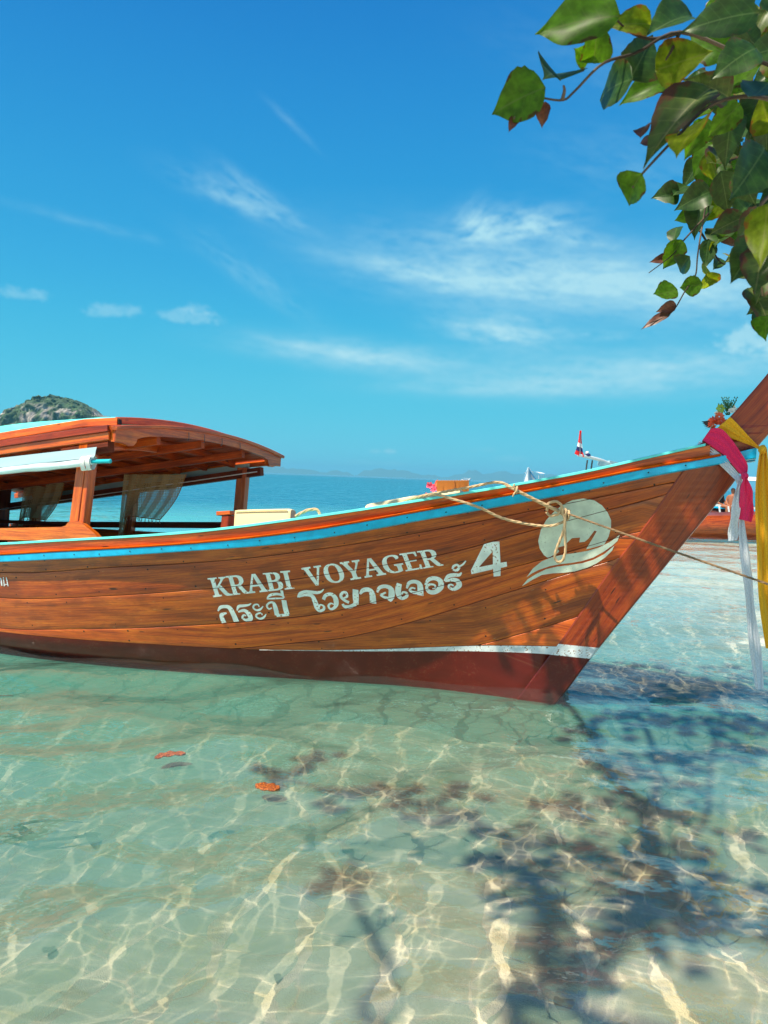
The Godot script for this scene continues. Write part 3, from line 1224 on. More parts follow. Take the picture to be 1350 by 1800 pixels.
func cabin(b: Node3D) -> void:
	var x1 := -3.43
	var x0 := -7.3
	# side panels with a raked foot for the post
	for s: float in [1.0, -1.0]:
		var st := S()
		var o := PackedVector2Array([Vector2(-7.3, 0.70), Vector2(-3.60, 0.905), Vector2(-3.555, 0.94), Vector2(-3.60, 0.975), Vector2(-3.735, 1.045), Vector2(-3.775, 1.06), Vector2(-3.885, 1.045), Vector2(-3.91, 1.015), Vector2(-3.96, 1.0), Vector2(-4.7, 0.945), Vector2(-7.3, 0.90)])
		prism(st, o, 0.05, Transform3D(Basis(), Vector3(0, 0.005, 1.165 * s)))
		part("side_panel", st, M.varnished, b)
		# posts, two members each
		for p in [[-3.845, 1.02, -3.83, 1.60], [-5.38, 0.90, -5.33, 1.56], [-6.9, 0.88, -6.85, 1.52]]:
			st = S()
			beam(st, Vector3(p[0], p[1], 1.15 * s), Vector3(p[2] + 0.015, p[3] + 0.12, 1.13 * s), 0.05, 0.095, Vector3.RIGHT)
			part("post", st, M.varnished, b)
			st = S()
			beam(st, Vector3(p[0] + 0.078, p[1] + 0.005, 1.13 * s), Vector3(p[2] + 0.088, p[3] + 0.12, 1.11 * s), 0.08, 0.05, Vector3.RIGHT)
			part("post", st, M.rail_wood, b)
		# plate under the roof edge
		st = S()
		beam(st, Vector3(x0, roof_edge(x0) - 0.20, 1.12 * s), Vector3(x1 - 0.12, roof_edge(x1) - 0.165, 1.12 * s), 0.07, 0.09)
		part("wall_plate", st, M.inner_wood, b)
		# curtain rail
		if s > 0.0:
			continue
		st = S()
		tube(st, PackedVector3Array([Vector3(x0, roof_edge(x0) - 0.245, 0.95 * s), Vector3(-3.5, roof_edge(-3.5) - 0.175, 0.95 * s)]), 0.006, 6)
		part("curtain_rail", st, M.white_strap, b)
	# coaming of the far side, seen dark under the windows
	var st := S()
	beam(st, Vector3(-7.3, 0.90, -1.22), Vector3(-3.1, 1.13, -1.13), 0.06, 0.07)
	part("sill_rail", st, M.inner_wood, b)
	# roof as a thing of boards
	var roof := Node3D.new()
	roof.name = "roof"
	b.add_child(roof)
	# boarding, laid fore and aft, each board its own
	for i in 16:
		var za := lerpf(-1.2, 1.2, i / 16.0) + 0.003
		var zb := lerpf(-1.2, 1.2, (i + 1) / 16.0) - 0.003
		st = S()
		var rows := []
		for k in 13:
			var x := lerpf(x0, x1 - 0.02, k / 12.0)
			rows.append(PackedVector3Array([Vector3(x, roof_y(x, za) - 0.012, za), Vector3(x, roof_y(x, zb) - 0.012, zb), Vector3(x, roof_y(x, zb) - 0.034, zb), Vector3(x, roof_y(x, za) - 0.034, za)]))
		loft(st, rows, true, true, false)
		part("roof_board", st, M.ceiling_wood, roof)
	# carlins under the boards
	for i in 9:
		var x := lerpf(-6.9, -3.95, i / 8.0)
		st = S()
		var pts := PackedVector3Array()
		for k in 13:
			var z := lerpf(-1.15, 1.15, k / 12.0)
			pts.append(Vector3(x, roof_y(x, z) - 0.07, z))
		timber(st, pts, 0.06, 0.07)
		part("roof_beam", st, M.ceiling_wood, roof)
	# long stringers inside
	for z: float in [-0.62, 0.05, 0.66]:
		st = S()
		beam(st, Vector3(x0, roof_y(x0, z) - 0.12, z), Vector3(x1 - 0.03, roof_y(x1, z) - 0.12, z), 0.05, 0.07)
		part("stringer", st, M.ceiling_wood, roof)
	# deep knee beam behind the arch
	st = S()
	var kp := PackedVector3Array()
	for k in 9:
		var z := lerpf(1.12, 0.1, k / 8.0)
		kp.append(Vector3(-3.72 - 0.25 * (1.12 - z), roof_y(-3.7, z) - 0.13, z))
	timber(st, kp, 0.05, 0.10)
	part("knee_beam", st, M.varnished, roof)
	# front arch: board with cut-out and corner brackets, then a cap moulding
	st = S()
	var o := PackedVector2Array()
	var under := PackedVector2Array()
	for k in 25:
		var z := lerpf(-1.245, 1.24, k / 24.0)
		o.append(Vector2(-z, roof_y(x1, z) - 0.018))
	var inner := [[1.24, 0.115], [1.16, 0.128], [1.08, 0.160], [1.03, 0.160], [1.00, 0.135], [0.99, 0.105], [0.92, 0.094]]
	for q in inner:
		under.append(Vector2(-q[0], roof_y(x1, q[0]) - q[1]))
	for k in 13:
		var z := lerpf(0.85, -0.85, k / 12.0)
		under.append(Vector2(-z, roof_y(x1, z) - 0.088))
	for k in range(inner.size() - 1, -1, -1):
		var q: Array = inner[k]
		under.append(Vector2(q[0] + (0.005 if k == 0 else 0.0), roof_y(x1, -q[0]) - q[1]))
	# o runs from +x (far) to -x (near): close it with the under side from near to far
	var all := PackedVector2Array(o)
	all.append_array(under)
	prism(st, all, 0.045, Transform3D(Basis(Vector3(0, 0, -1), Vector3.UP, Vector3(1, 0, 0)), Vector3(x1 + 0.01, 0, 0)))
	part("front_arch", st, M.varnished, roof)
	st = S()
	var cap := PackedVector3Array()
	for k in 25:
		var z := lerpf(-1.265, 1.26, k / 24.0)
		cap.append(Vector3(x1 + 0.02, roof_y(x1, z) - 0.004, z))
	timber(st, cap, 0.085, 0.03)
	part("arch_cap", st, M.rail_wood, roof)
	# side fascias: two boards with a groove between, each side
	for s: float in [1.0, -1.0]:
		for q in [[0.0, 0.052, 1.262, M.redwood, "fascia_trim"], [-0.058, 0.062, 1.243, M.varnished, "fascia_board"]]:
			st = S()
			var pts := PackedVector3Array()
			for k in 13:
				var x := lerpf(x0 - 0.05, x1 - 0.018, k / 12.0)
				pts.append(Vector3(x, roof_edge(x) - 0.022 * s - 0.012 + q[0], q[2] * s))
			timber(st, pts, 0.04, q[1])
			part(q[4], st, q[3], roof)
		# white canvas let in along the edge
		st = S()
		var c := []
		for k in 13:
			var x := lerpf(x0, -4.1, k / 12.0)
			c.append(PackedVector3Array([Vector3(x, roof_y(x, 1.23) + 0.022, 1.24 * s), Vector3(x, roof_y(x, 1.1) + 0.012, 1.06 * s)]))
		loft(st, c)
		part("edge_canvas", st, M.white_strap, roof)
		# raised deck edge
		st = S()
		var up := PackedVector3Array()
		for k in 11:
			var x := lerpf(x0, -3.64, k / 10.0)
			up.append(Vector3(x, roof_y(x, 0.95) + 0.088 - 0.03 * smoothstep(-3.9, -3.6, x), 0.955 * s))
		timber(st, up, 0.05, 0.066)
		part("deck_edge", st, M.varnished, roof)
		st = S()
		beam(st, Vector3(-3.66, roof_y(-3.66, 0.955) + 0.058, 0.955 * s), Vector3(-3.625, roof_y(-3.62, 0.955) + 0.058, 0.955 * s), 0.034, 0.04)
		part("pole_socket", st, M.black, roof)
	# front edge board of the raised deck
	st = S()
	var fe := PackedVector3Array()
	for k in 15:
		var z := lerpf(-0.97, 0.93, k / 14.0)
		fe.append(Vector3(-3.68, roof_y(-3.68, z) + 0.075, z))
	timber(st, fe, 0.05, 0.06)
	part("deck_front", st, M.rail_wood, roof)
	# pale painted cover
	st = S()
	var rows := []
	for k in 15:
		var x := lerpf(x0, -3.72, k / 14.0)
		var drop := 0.05 * smoothstep(-3.95, -3.72, x)
		var lift := 0.118 + 0.075 * smoothstep(-3.75, -5.2, x)
		var r := PackedVector3Array()
		for j in 13:
			var z := lerpf(0.95, -0.95, j / 12.0)
			var e := 1.0 - pow(absf(z) / 0.95, 6.0)
			r.append(Vector3(x, roof_y(x, z) + lift - drop + 0.03 * e, z))
		r.append(Vector3(x, roof_y(x, -0.92) + 0.03, -0.92))
		r.append(Vector3(x, roof_y(x, 0.92) + 0.03, 0.92))
		rows.append(r)
	loft(st, rows, true, true, true)
	part("roof_cover", st, M.aqua_paint, roof)
	# hooks under the arch
	for z: float in [0.35, 0.12, -0.15, -0.45]:
		st = S()
		var y := roof_y(x1, z) - 0.085
		tube(st, curve([Vector3(x1 + 0.04, y + 0.05, z), Vector3(x1 + 0.045, y, z), Vector3(x1 + 0.045, y - 0.025, z + 0.012), Vector3(x1 + 0.045, y - 0.02, z + 0.03)], 8), 0.003, 5)
		part("hook", st, M.engine, roof)
	# bench back of the cabin, half lost in the dark
	st = S()
	for k in 3:
		beam(st, Vector3(-7.0, 0.80 + 0.07 * k, -0.5), Vector3(-5.6, 0.84 + 0.07 * k, -0.5), 0.03, 0.04)
	part("bench_rail", st, M.inner_wood, b)
	st = S()
	beam(st, Vector3(-7.28, 0.38, 0), Vector3(-7.28, 1.55, 0), 2.2, 0.04, Vector3.RIGHT)
	part("aft_bulkhead", st, M.inner_wood, b)

# ---------------------------------------------------------------- sign painting on the hull: brush strokes x, y, width in metres along the planking

const THAI := [
	[[-2.558, 0.433, 0.0098, -2.531, 0.466, 0.0245, -2.493, 0.475, 0.0261, -2.462, 0.467, 0.0368, -2.442, 0.417, 0.0392, -2.429, 0.358, 0.0425], [-2.492, 0.423, 0.0114, -2.533, 0.405, 0.0294, -2.534, 0.371, 0.0343, -2.526, 0.34, 0.0376]],
	[[-2.408, 0.45, 0.0082, -2.39, 0.484, 0.0212, -2.353, 0.493, 0.0212, -2.311, 0.503, 0.0147, -2.289, 0.517, 0.0065], [-2.401, 0.439, 0.0114, -2.352, 0.455, 0.0261, -2.321, 0.427, 0.0392, -2.317, 0.391, 0.0343, -2.35, 0.376, 0.0229, -2.377, 0.392, 0.0163, -2.362, 0.417, 0.0147, -2.345, 0.412, 0.0114]],
	[[-2.234, 0.492, 0.0082, -2.24, 0.512, 0.0114, -2.267, 0.506, 0.0131, -2.279, 0.482, 0.0147, -2.259, 0.465, 0.0163, -2.23, 0.473, 0.0163, -2.203, 0.501, 0.0065], [-2.222, 0.428, 0.0082, -2.228, 0.445, 0.0114, -2.259, 0.434, 0.0131, -2.27, 0.412, 0.0147, -2.247, 0.397, 0.0163, -2.216, 0.408, 0.0163, -2.19, 0.439, 0.0065]],
	[[-2.14, 0.493, 0.0098, -2.164, 0.482, 0.0131, -2.174, 0.507, 0.0147, -2.15, 0.533, 0.0147, -2.121, 0.535, 0.0212, -2.113, 0.503, 0.0327, -2.11, 0.434, 0.0359], [-2.116, 0.43, 0.018, -2.072, 0.438, 0.0212, -2.023, 0.449, 0.0229], [-2.038, 0.563, 0.0359, -2.038, 0.501, 0.0376, -2.034, 0.45, 0.0376]],
	[[-2.162, 0.569, 0.0082, -2.132, 0.596, 0.0196, -2.082, 0.608, 0.0196, -2.044, 0.601, 0.0196, -2.035, 0.581, 0.0131], [-2.165, 0.563, 0.0082, -2.103, 0.571, 0.0131, -2.036, 0.579, 0.0098], [-2.042, 0.64, 0.0212, -2.041, 0.593, 0.0196]],
	[[-1.934, 0.593, 0.0065, -1.91, 0.624, 0.0229, -1.868, 0.644, 0.0212, -1.83, 0.643, 0.0245, -1.785, 0.642, 0.0245, -1.752, 0.653, 0.0147, -1.732, 0.673, 0.0065], [-1.926, 0.596, 0.0098, -1.872, 0.617, 0.0212, -1.827, 0.614, 0.031, -1.811, 0.569, 0.0359, -1.803, 0.519, 0.0376, -1.789, 0.496, 0.0229, -1.758, 0.51, 0.0196, -1.752, 0.536, 0.0163, -1.775, 0.546, 0.0131, -1.786, 0.527, 0.0098]],
	[[-1.747, 0.589, 0.0229, -1.726, 0.624, 0.0245, -1.686, 0.637, 0.0278, -1.66, 0.614, 0.0359, -1.657, 0.572, 0.0359, -1.671, 0.536, 0.0229, -1.705, 0.516, 0.018, -1.718, 0.541, 0.0163, -1.698, 0.563, 0.0131, -1.676, 0.557, 0.0098]],
	[[-1.597, 0.613, 0.0125, -1.571, 0.627, 0.0167, -1.575, 0.659, 0.0209, -1.603, 0.652, 0.0209, -1.615, 0.622, 0.023, -1.594, 0.596, 0.023, -1.563, 0.58, 0.023], [-1.612, 0.565, 0.0188, -1.597, 0.545, 0.0272, -1.558, 0.548, 0.0272, -1.517, 0.572, 0.0272], [-1.501, 0.688, 0.0397, -1.507, 0.632, 0.0439, -1.514, 0.57, 0.0356]],
	[[-1.474, 0.654, 0.0146, -1.448, 0.685, 0.0314, -1.406, 0.693, 0.0356, -1.386, 0.663, 0.0418, -1.389, 0.586, 0.046]],
	[[-1.348, 0.676, 0.0125, -1.327, 0.715, 0.0251, -1.282, 0.729, 0.0293, -1.246, 0.71, 0.0397, -1.25, 0.652, 0.0439, -1.27, 0.614, 0.023], [-1.286, 0.681, 0.0125, -1.307, 0.669, 0.0146, -1.324, 0.657, 0.0167, -1.301, 0.642, 0.0209, -1.267, 0.636, 0.023]],
	[[-1.181, 0.758, 0.0356, -1.196, 0.709, 0.0418, -1.196, 0.664, 0.0376, -1.178, 0.642, 0.0251, -1.142, 0.66, 0.023, -1.138, 0.687, 0.0188, -1.162, 0.693, 0.0146, -1.174, 0.675, 0.0125]],
	[[-1.133, 0.724, 0.0125, -1.111, 0.768, 0.0251, -1.067, 0.781, 0.0293, -1.036, 0.757, 0.0397, -1.041, 0.676, 0.0439], [-1.071, 0.727, 0.0125, -1.096, 0.731, 0.0146, -1.113, 0.71, 0.0167, -1.087, 0.696, 0.023, -1.055, 0.696, 0.0251]],
	[[-0.998, 0.76, 0.0146, -0.97, 0.804, 0.0272, -0.926, 0.818, 0.0314, -0.889, 0.8, 0.0397, -0.889, 0.753, 0.0397, -0.931, 0.712, 0.0335, -0.974, 0.71, 0.0335, -0.99, 0.743, 0.0209, -0.964, 0.768, 0.0167, -0.931, 0.765, 0.0146, -0.93, 0.745, 0.0125, -0.951, 0.737, 0.0105]],
	[[-0.861, 0.802, 0.0084, -0.829, 0.84, 0.0272, -0.785, 0.854, 0.0272, -0.752, 0.856, 0.023, -0.732, 0.876, 0.0084], [-0.854, 0.8, 0.0125, -0.798, 0.817, 0.0293, -0.763, 0.804, 0.0397, -0.759, 0.773, 0.0376, -0.799, 0.742, 0.0251, -0.831, 0.757, 0.0188, -0.82, 0.779, 0.0146, -0.796, 0.77, 0.0125]],
	[[-0.792, 0.894, 0.0146, -0.768, 0.889, 0.0188, -0.748, 0.911, 0.0188, -0.758, 0.932, 0.0167, -0.785, 0.92, 0.0167, -0.793, 0.897, 0.0146], [-0.75, 0.918, 0.0125, -0.718, 0.939, 0.0125, -0.696, 0.967, 0.0084]],
]
const THAI_AFT := [[-4.541, 0.517, 0.0122, -4.522, 0.532, 0.0122, -4.509, 0.528, 0.0138, -4.51, 0.472, 0.0146], [-4.481, 0.548, 0.0105, -4.482, 0.47, 0.0113], [-4.448, 0.549, 0.0105, -4.44, 0.474, 0.0113], [-4.483, 0.475, 0.0065, -4.458, 0.49, 0.0065, -4.44, 0.485, 0.0065], [-4.534, 0.483, 0.0057, -4.522, 0.497, 0.0065, -4.525, 0.505, 0.0057]]
# corners of the two words: lower left, lower right, upper right, upper left
const WORD_ONE := [Vector2(-2.574, 0.543), Vector2(-1.946, 0.661), Vector2(-1.957, 0.802), Vector2(-2.596, 0.696)]
const WORD_TWO := [Vector2(-1.846, 0.681), Vector2(-0.854, 0.921), Vector2(-0.889, 1.046), Vector2(-1.871, 0.827)]
const FOUR := [[Vector2(-0.562, 1.100), Vector2(-0.501, 1.122), Vector2(-0.505, 1.052), Vector2(-0.609, 0.925), Vector2(-0.664, 0.868), Vector2(-0.666, 0.897)], [Vector2(-0.664, 0.868), Vector2(-0.609, 0.925), Vector2(-0.509, 0.954), Vector2(-0.510, 0.917)], [Vector2(-0.501, 1.122), Vector2(-0.455, 1.127), Vector2(-0.456, 0.970), Vector2(-0.413, 0.980), Vector2(-0.411, 0.945), Vector2(-0.456, 0.931), Vector2(-0.461, 0.870), Vector2(-0.509, 0.862), Vector2(-0.510, 0.917), Vector2(-0.509, 0.954), Vector2(-0.505, 1.052)]]
const EMBLEM_DISC := [Vector2(-0.122, 1.027), Vector2(-0.096, 1.048), Vector2(-0.058, 1.071), Vector2(-0.046, 1.086), Vector2(-0.065, 1.109), Vector2(-0.016, 1.126), Vector2(0.040, 1.186), Vector2(0.096, 1.195), Vector2(0.090, 1.160), Vector2(0.126, 1.166), Vector2(0.152, 1.190), Vector2(0.193, 1.252), Vector2(0.208, 1.247), Vector2(0.137, 1.113), Vector2(0.186, 1.128), Vector2(0.260, 1.156), Vector2(0.288, 1.215), Vector2(0.303, 1.279), Vector2(0.303, 1.334), Vector2(0.279, 1.387), Vector2(0.242, 1.434), Vector2(0.191, 1.466), Vector2(0.119, 1.475), Vector2(0.046, 1.458), Vector2(-0.019, 1.421), Vector2(-0.079, 1.367), Vector2(-0.132, 1.304), Vector2(-0.170, 1.231), Vector2(-0.190, 1.150), Vector2(-0.181, 1.094), Vector2(-0.152, 1.048)]
const EMBLEM_WAVES := [[Vector2(-0.277, 0.875), Vector2(-0.230, 0.945), Vector2(-0.168, 1.002), Vector2(-0.092, 1.040), Vector2(-0.016, 1.063), Vector2(0.059, 1.079), Vector2(0.149, 1.102), Vector2(0.223, 1.131), Vector2(0.297, 1.176), Vector2(0.363, 1.234), Vector2(0.348, 1.187), Vector2(0.312, 1.149), Vector2(0.261, 1.106), Vector2(0.187, 1.056), Vector2(0.112, 1.025), Vector2(0.037, 1.005), Vector2(-0.039, 0.991), Vector2(-0.115, 0.969), Vector2(-0.192, 0.935), Vector2(-0.238, 0.907)], [Vector2(-0.311, 0.804), Vector2(-0.270, 0.859), Vector2(-0.215, 0.900), Vector2(-0.138, 0.946), Vector2(-0.062, 0.970), Vector2(0.014, 0.986), Vector2(0.112, 1.009), Vector2(0.187, 1.039), Vector2(0.261, 1.086), Vector2(0.328, 1.153), Vector2(0.313, 1.114), Vector2(0.269, 1.063), Vector2(0.210, 1.014), Vector2(0.136, 0.972), Vector2(0.060, 0.944), Vector2(-0.016, 0.928), Vector2(-0.092, 0.918), Vector2(-0.169, 0.900), Vector2(-0.231, 0.862)]]

# ---------------------------------------------------------------- painted name, number and emblem

# cut a polygon (x, y on the hull) along a line of the hull; keep the side where sign * (y - line(x)) > gap
func cut(poly: Array, line: Callable, sign: float, gap: float) -> Array:
	var out := []
	for i in poly.size():
		var a: Vector2 = poly[i]
		var b: Vector2 = poly[(i + 1) % poly.size()]
		var da: float = sign * (a.y - float(line.call(a.x))) - gap
		var db: float = sign * (b.y - float(line.call(b.x))) - gap
		if da >= 0.0:
			out.append(a)
		if (da >= 0.0) != (db >= 0.0):
			out.append(a.lerp(b, da / (da - db)))
	return out


func cut_x(poly: Array, x: float, sign: float) -> Array:
	var out := []
	for i in poly.size():
		var a: Vector2 = poly[i]
		var b: Vector2 = poly[(i + 1) % poly.size()]
		var da := sign * (a.x - x)
		var db := sign * (b.x - x)
		if da >= 0.0:
			out.append(a)
		if (da >= 0.0) != (db >= 0.0):
			out.append(a.lerp(b, da / (da - db)))
	return out


# lay a flat convex piece on the planking as paint, leaving the joints open
func lay(st: SurfaceTool, poly: Array, out := 0.0022) -> void:
	var lo := 1e9
	var hi := -1e9
	for p: Vector2 in poly:
		lo = minf(lo, p.x)
		hi = maxf(hi, p.x)
	var x := floorf(lo / 0.06) * 0.06
	while x < hi:
		var strip := cut_x(cut_x(poly, x, 1.0), x + 0.06, -1.0)
		if strip.size() > 2:
			for k in range(0, 5):
				var piece := strip
				var top := func(q: float) -> float: return seam(k, q)
				if k > 0:
					var up := func(q: float) -> float: return seam(k - 1, q)
					piece = cut(piece, up, -1.0, 0.0022)
				if piece.size() > 2:
					piece = cut(piece, top, 1.0, 0.0022)
				if piece.size() > 2:
					var v := []
					for p: Vector2 in piece:
						v.append(side(p.x, p.y, out))
					for i in range(1, v.size() - 1):
						tri(st, v[0], v[i], v[i + 1], piece[0], piece[i], piece[i + 1])
		x += 0.06


func brush(st: SurfaceTool, s: Array, lift: float) -> void:
	var pts := []
	for i in range(0, s.size(), 3):
		pts.append(Vector3(s[i], s[i + 1], s[i + 2]))
	var n := (pts.size() - 1) * 4
	var c := curve(pts, n)
	var l := []
	var r := []
	for i in n + 1:
		var d := c[mini(i + 1, n)] - c[maxi(i - 1, 0)]
		var nv := Vector2(-d.y, d.x).normalized() * c[i].z * 0.5
		l.append(Vector2(c[i].x, c[i].y) + nv)
		r.append(Vector2(c[i].x, c[i].y) - nv)
	for i in n:
		lay(st, [l[i], l[i + 1], r[i + 1], r[i]], 0.0020 + lift + 0.0008 * i / n)


func word(text: String, corners: Array, font: Font, b: Node3D) -> void:
	var size := 64
	var pen := 0.0
	var glyphs := []
	var left := 1e9
	var right := -1e9
	var top := 0.0
	for ch in text:
		var tm := TextMesh.new()
		tm.font = font
		tm.font_size = size
		tm.pixel_size = 0.01
		tm.depth = 0.0
		tm.text = ch
		tm.curve_step = 2.0
		tm.horizontal_alignment = HORIZONTAL_ALIGNMENT_LEFT
		var arr := tm.get_mesh_arrays()
		var v: PackedVector3Array = arr[Mesh.ARRAY_VERTEX]
		var ids: PackedInt32Array = arr[Mesh.ARRAY_INDEX]
		var nrm: PackedVector3Array = arr[Mesh.ARRAY_NORMAL]
		var box_lo := 1e9
		var tris := []
		for i in range(0, ids.size(), 3):
			if nrm[ids[i]].z > 0.5:
				var t := []
				for k in 3:
					var p := v[ids[i + k]]
					t.append(Vector2(p.x + pen, p.y))
					box_lo = minf(box_lo, p.y)
				tris.append(t)
		glyphs.append([ch, tris])
		pen += font.get_string_size(ch, HORIZONTAL_ALIGNMENT_LEFT, -1, size).x * 0.01 * 0.93
	var base := 1e9
	for g in glyphs:
		for t in g[1]:
			for p: Vector2 in t:
				left = minf(left, p.x)
				right = maxf(right, p.x)
				if g[0] in "EKRA":
					base = minf(base, p.y)
					top = maxf(top, p.y)
	for g in glyphs:
		var st := S()
		for t in g[1]:
			var q := []
			for p: Vector2 in t:
				var u := (p.x - left) / (right - left)
				var w := (p.y - base) / (top - base)
				var lo: Vector2 = (corners[0] as Vector2).lerp(corners[1], u)
				var hi: Vector2 = (corners[3] as Vector2).lerp(corners[2], u)
				q.append(lo.lerp(hi, w))
			lay(st, q)
		part("letter", st, M.letter_paint, b)


func lettering(b: Node3D) -> void:
	var font := SystemFont.new()
	font.font_names = PackedStringArray(["Droid Serif"])
	font.font_weight = 700
	word("KRABI", WORD_ONE, font, b)
	word("VOYAGER", WORD_TWO, font, b)
	for g in THAI:
		var st := S()
		var k := 0
		for s in g:
			brush(st, s, 0.0009 * k)
			k += 1
		part("letter", st, M.letter_paint, b)
	var aft := S()
	var j := 0
	for s in THAI_AFT:
		brush(aft, s, 0.0009 * j)
		j += 1
	part("letter", aft, M.white_paint, b)
	var four := S()
	for piece in FOUR:
		solid(four, piece)
	part("numeral", four, M.letter_paint, b)


func solid(st: SurfaceTool, outline: Array) -> void:
	var o := PackedVector2Array(outline)
	var ids := Geometry2D.triangulate_polygon(o)
	for i in range(0, ids.size(), 3):
		lay(st, [o[ids[i]], o[ids[i + 1]], o[ids[i + 2]]])


func emblem(b: Node3D) -> void:
	var e := Node3D.new()
	e.name = "emblem"
	b.add_child(e)
	var st := S()
	solid(st, EMBLEM_DISC)
	part("emblem_disc", st, M.emblem_paint, e)
	for w in EMBLEM_WAVES:
		st = S()
		solid(st, w)
		part("emblem_wave", st, M.emblem_paint, e)


# ---------------------------------------------------------------- things carried on the boat

func soft_box(st: SurfaceTool, size: Vector3, at: Transform3D, r := 0.025) -> void:
	var rows := []
	var q := [[-0.5, 0.80], [-0.485, 0.93], [-0.45, 1.0], [-0.2, 1.02], [0.0, 1.025], [0.2, 1.02], [0.45, 1.0], [0.485, 0.93], [0.5, 0.80]]
	for e in q:
		var row := PackedVector3Array()
		var hx: float = size.x * e[0]
		var in_: float = r * (1.0 - e[1]) * 3.0
		for c in 4:
			for k in 5:
				var a := PI / 2.0 * (c + k / 4.0)
				var sy := 1.0 if c < 2 else -1.0
				var sz := 1.0 if c == 0 or c == 3 else -1.0
				var y: float = sy * (size.y / 2 - r) + sin(a) * r
				var z: float = sz * (size.z / 2 - r) + cos(a) * r
				row.append(at * Vector3(hx, y * (1.0 - in_ / size.y), z * (1.0 - in_ / size.z)))
		rows.append(row)
	loft(st, rows, true, true, true)


func boat_cargo() -> void:
	# back rest and long pads of the sun bench
	var tilt := Basis.from_euler(Vector3(0, 0, deg_to_rad(4)))
	var c := on_boat("back_cushion", "cream padded back rest standing behind the boat's rail", "cushion", Vector3(-2.55, 1.06, 0.32))
	var st := S()
	soft_box(st, Vector3(0.56, 0.26, 0.10), Transform3D(tilt * Basis.from_euler(Vector3(-0.1, 0, 0)), Vector3(0, 0.07, 0)))
	part("cover", st, M.cream_vinyl, c)
	st = S()
	tube(st, PackedVector3Array([tilt * Vector3(-0.26, 0.19, 0.05), tilt * Vector3(0.26, 0.19, 0.05)]), 0.005, 5)
	part("piping", st, M.cream_vinyl, c)
	c = on_boat("seat_pad", "long flat cream seat pad along the inside of the rail, left of the back rest", "cushion", Vector3(-2.85, 0.93, 0.85))
	st = S()
	soft_box(st, Vector3(1.25, 0.08, 0.34), Transform3D(Basis.from_euler(Vector3(0, 0, deg_to_rad(8.5))), Vector3(0, 0.045, 0)))
	part("cover", st, M.cream_vinyl, c)
	var a := on_boat("bench_arm", "short red wooden bench arm beside the cream back rest", "bench", Vector3(-2.94, 1.0, 0.32))
	st = S()
	beam(st, Vector3(0.0, -0.2, 0), Vector3(0.02, 0.19, 0), 0.10, 0.08, Vector3.RIGHT)
	part("upright", st, M.redwood, a)
	st = S()
	beam(st, Vector3(-0.07, 0.20, 0), Vector3(0.07, 0.215, 0), 0.12, 0.035)
	part("arm_rest", st, M.rail_wood, a)
	# mat rolled on the fore deck
	var mt := on_boat("deck_mat", "pale beige mat with a rounded edge lying on the fore deck by the rope", "mat", Vector3(-1.18, 1.22, 0.30))
	st = S()
	soft_box(st, Vector3(0.75, 0.09, 0.34), Transform3D(Basis.from_euler(Vector3(0, 0.2, deg_to_rad(13))), Vector3(0, 0.165, 0)), 0.044)
	part("mat_body", st, M.cream_vinyl, mt)
	# coil end by the pad
	var cl := on_boat("rope_loop", "small bight of pale rope on the cap board right of the cream cushion", "rope", Vector3(-1.78, 1.215, 0.90))
	laid_rope(curve([Vector3(-0.10, 0.0, 0.05), Vector3(-0.03, 0.05, 0.0), Vector3(0.04, 0.06, -0.02), Vector3(0.07, 0.02, -0.02), Vector3(0.05, -0.02, 0.0)], 40), 0.012, M.rope, cl, "strand")
	# wicker basket with flowers
	var bk := on_boat("wicker_basket", "small woven wicker box with a toggle on the fore deck, beside pink flowers", "basket", Vector3(-0.98, 1.44, 0.0))
	var turn := Basis.from_euler(Vector3(0, deg_to_rad(20), deg_to_rad(4)))
	st = S()
	soft_box(st, Vector3(0.25, 0.135, 0.16), Transform3D(turn, Vector3(0, 0.075, 0)), 0.008)
	part("lining", st, M.basket_dark, bk)
	for face in 3:
		var fr := Transform3D(turn, Vector3(0, 0.075, 0))
		var w := 0.25 if face != 1 else 0.16
		var n := int(w / 0.0085)
		st = S()
		for i in n:
			var u := -w / 2 + (i + 0.5) * w / n
			var zz := 0.083 + 0.002 * sin(i * 2.1)
			match face:
				0: tube(st, PackedVector3Array([fr * Vector3(u, -0.065, zz), fr * Vector3(u, 0.0, zz + 0.002 * cos(i * 3.0)), fr * Vector3(u, 0.068, zz)]), 0.004, 5)
				1: tube(st, PackedVector3Array([fr * Vector3(-0.128, -0.065, u), fr * Vector3(-0.129, 0.068, u)]), 0.004, 5)
				2: tube(st, PackedVector3Array([fr * Vector3(u, 0.071, -0.08), fr * Vector3(u, 0.071 + 0.002 * sin(i * 2.6), 0.08)]), 0.004, 5)
		var o := part("wicker", st, M.basket, bk)
		o.set_meta("kind", "stuff")
	st = S()
	ball(st, turn * Vector3(0.01, 0.0, 0.094) + Vector3(0, 0.075, 0), Vector3(0.008, 0.012, 0.006), 5)
	part("toggle", st, M.basket_dark, bk)
	st = S()
	tube(st, curve([turn * Vector3(0.01, 0.06, 0.09) + Vector3(0, 0.08, 0), turn * Vector3(0.012, 0.03, 0.094) + Vector3(0, 0.08, 0), turn * Vector3(0.01, 0.0, 0.096) + Vector3(0, 0.078, 0)], 8), 0.003, 5)
	part("toggle_cord", st, M.basket_dark, bk)
	var fl := on_boat("pink_flowers", "bunch of pink blossoms hanging at the left end of the wicker basket", "flowers", Vector3(-1.13, 1.47, 0.04))
	for p in [Vector3(-0.035, 0.085, 0.02), Vector3(-0.03, 0.055, 0.03), Vector3(0.01, 0.03, 0.03), Vector3(0.02, 0.0, 0.03), Vector3(-0.055, -0.015, 0.02), Vector3(0.015, 0.06, 0.02)]:
		blossom(fl, p, 0.03, M.petal_pink, 5)
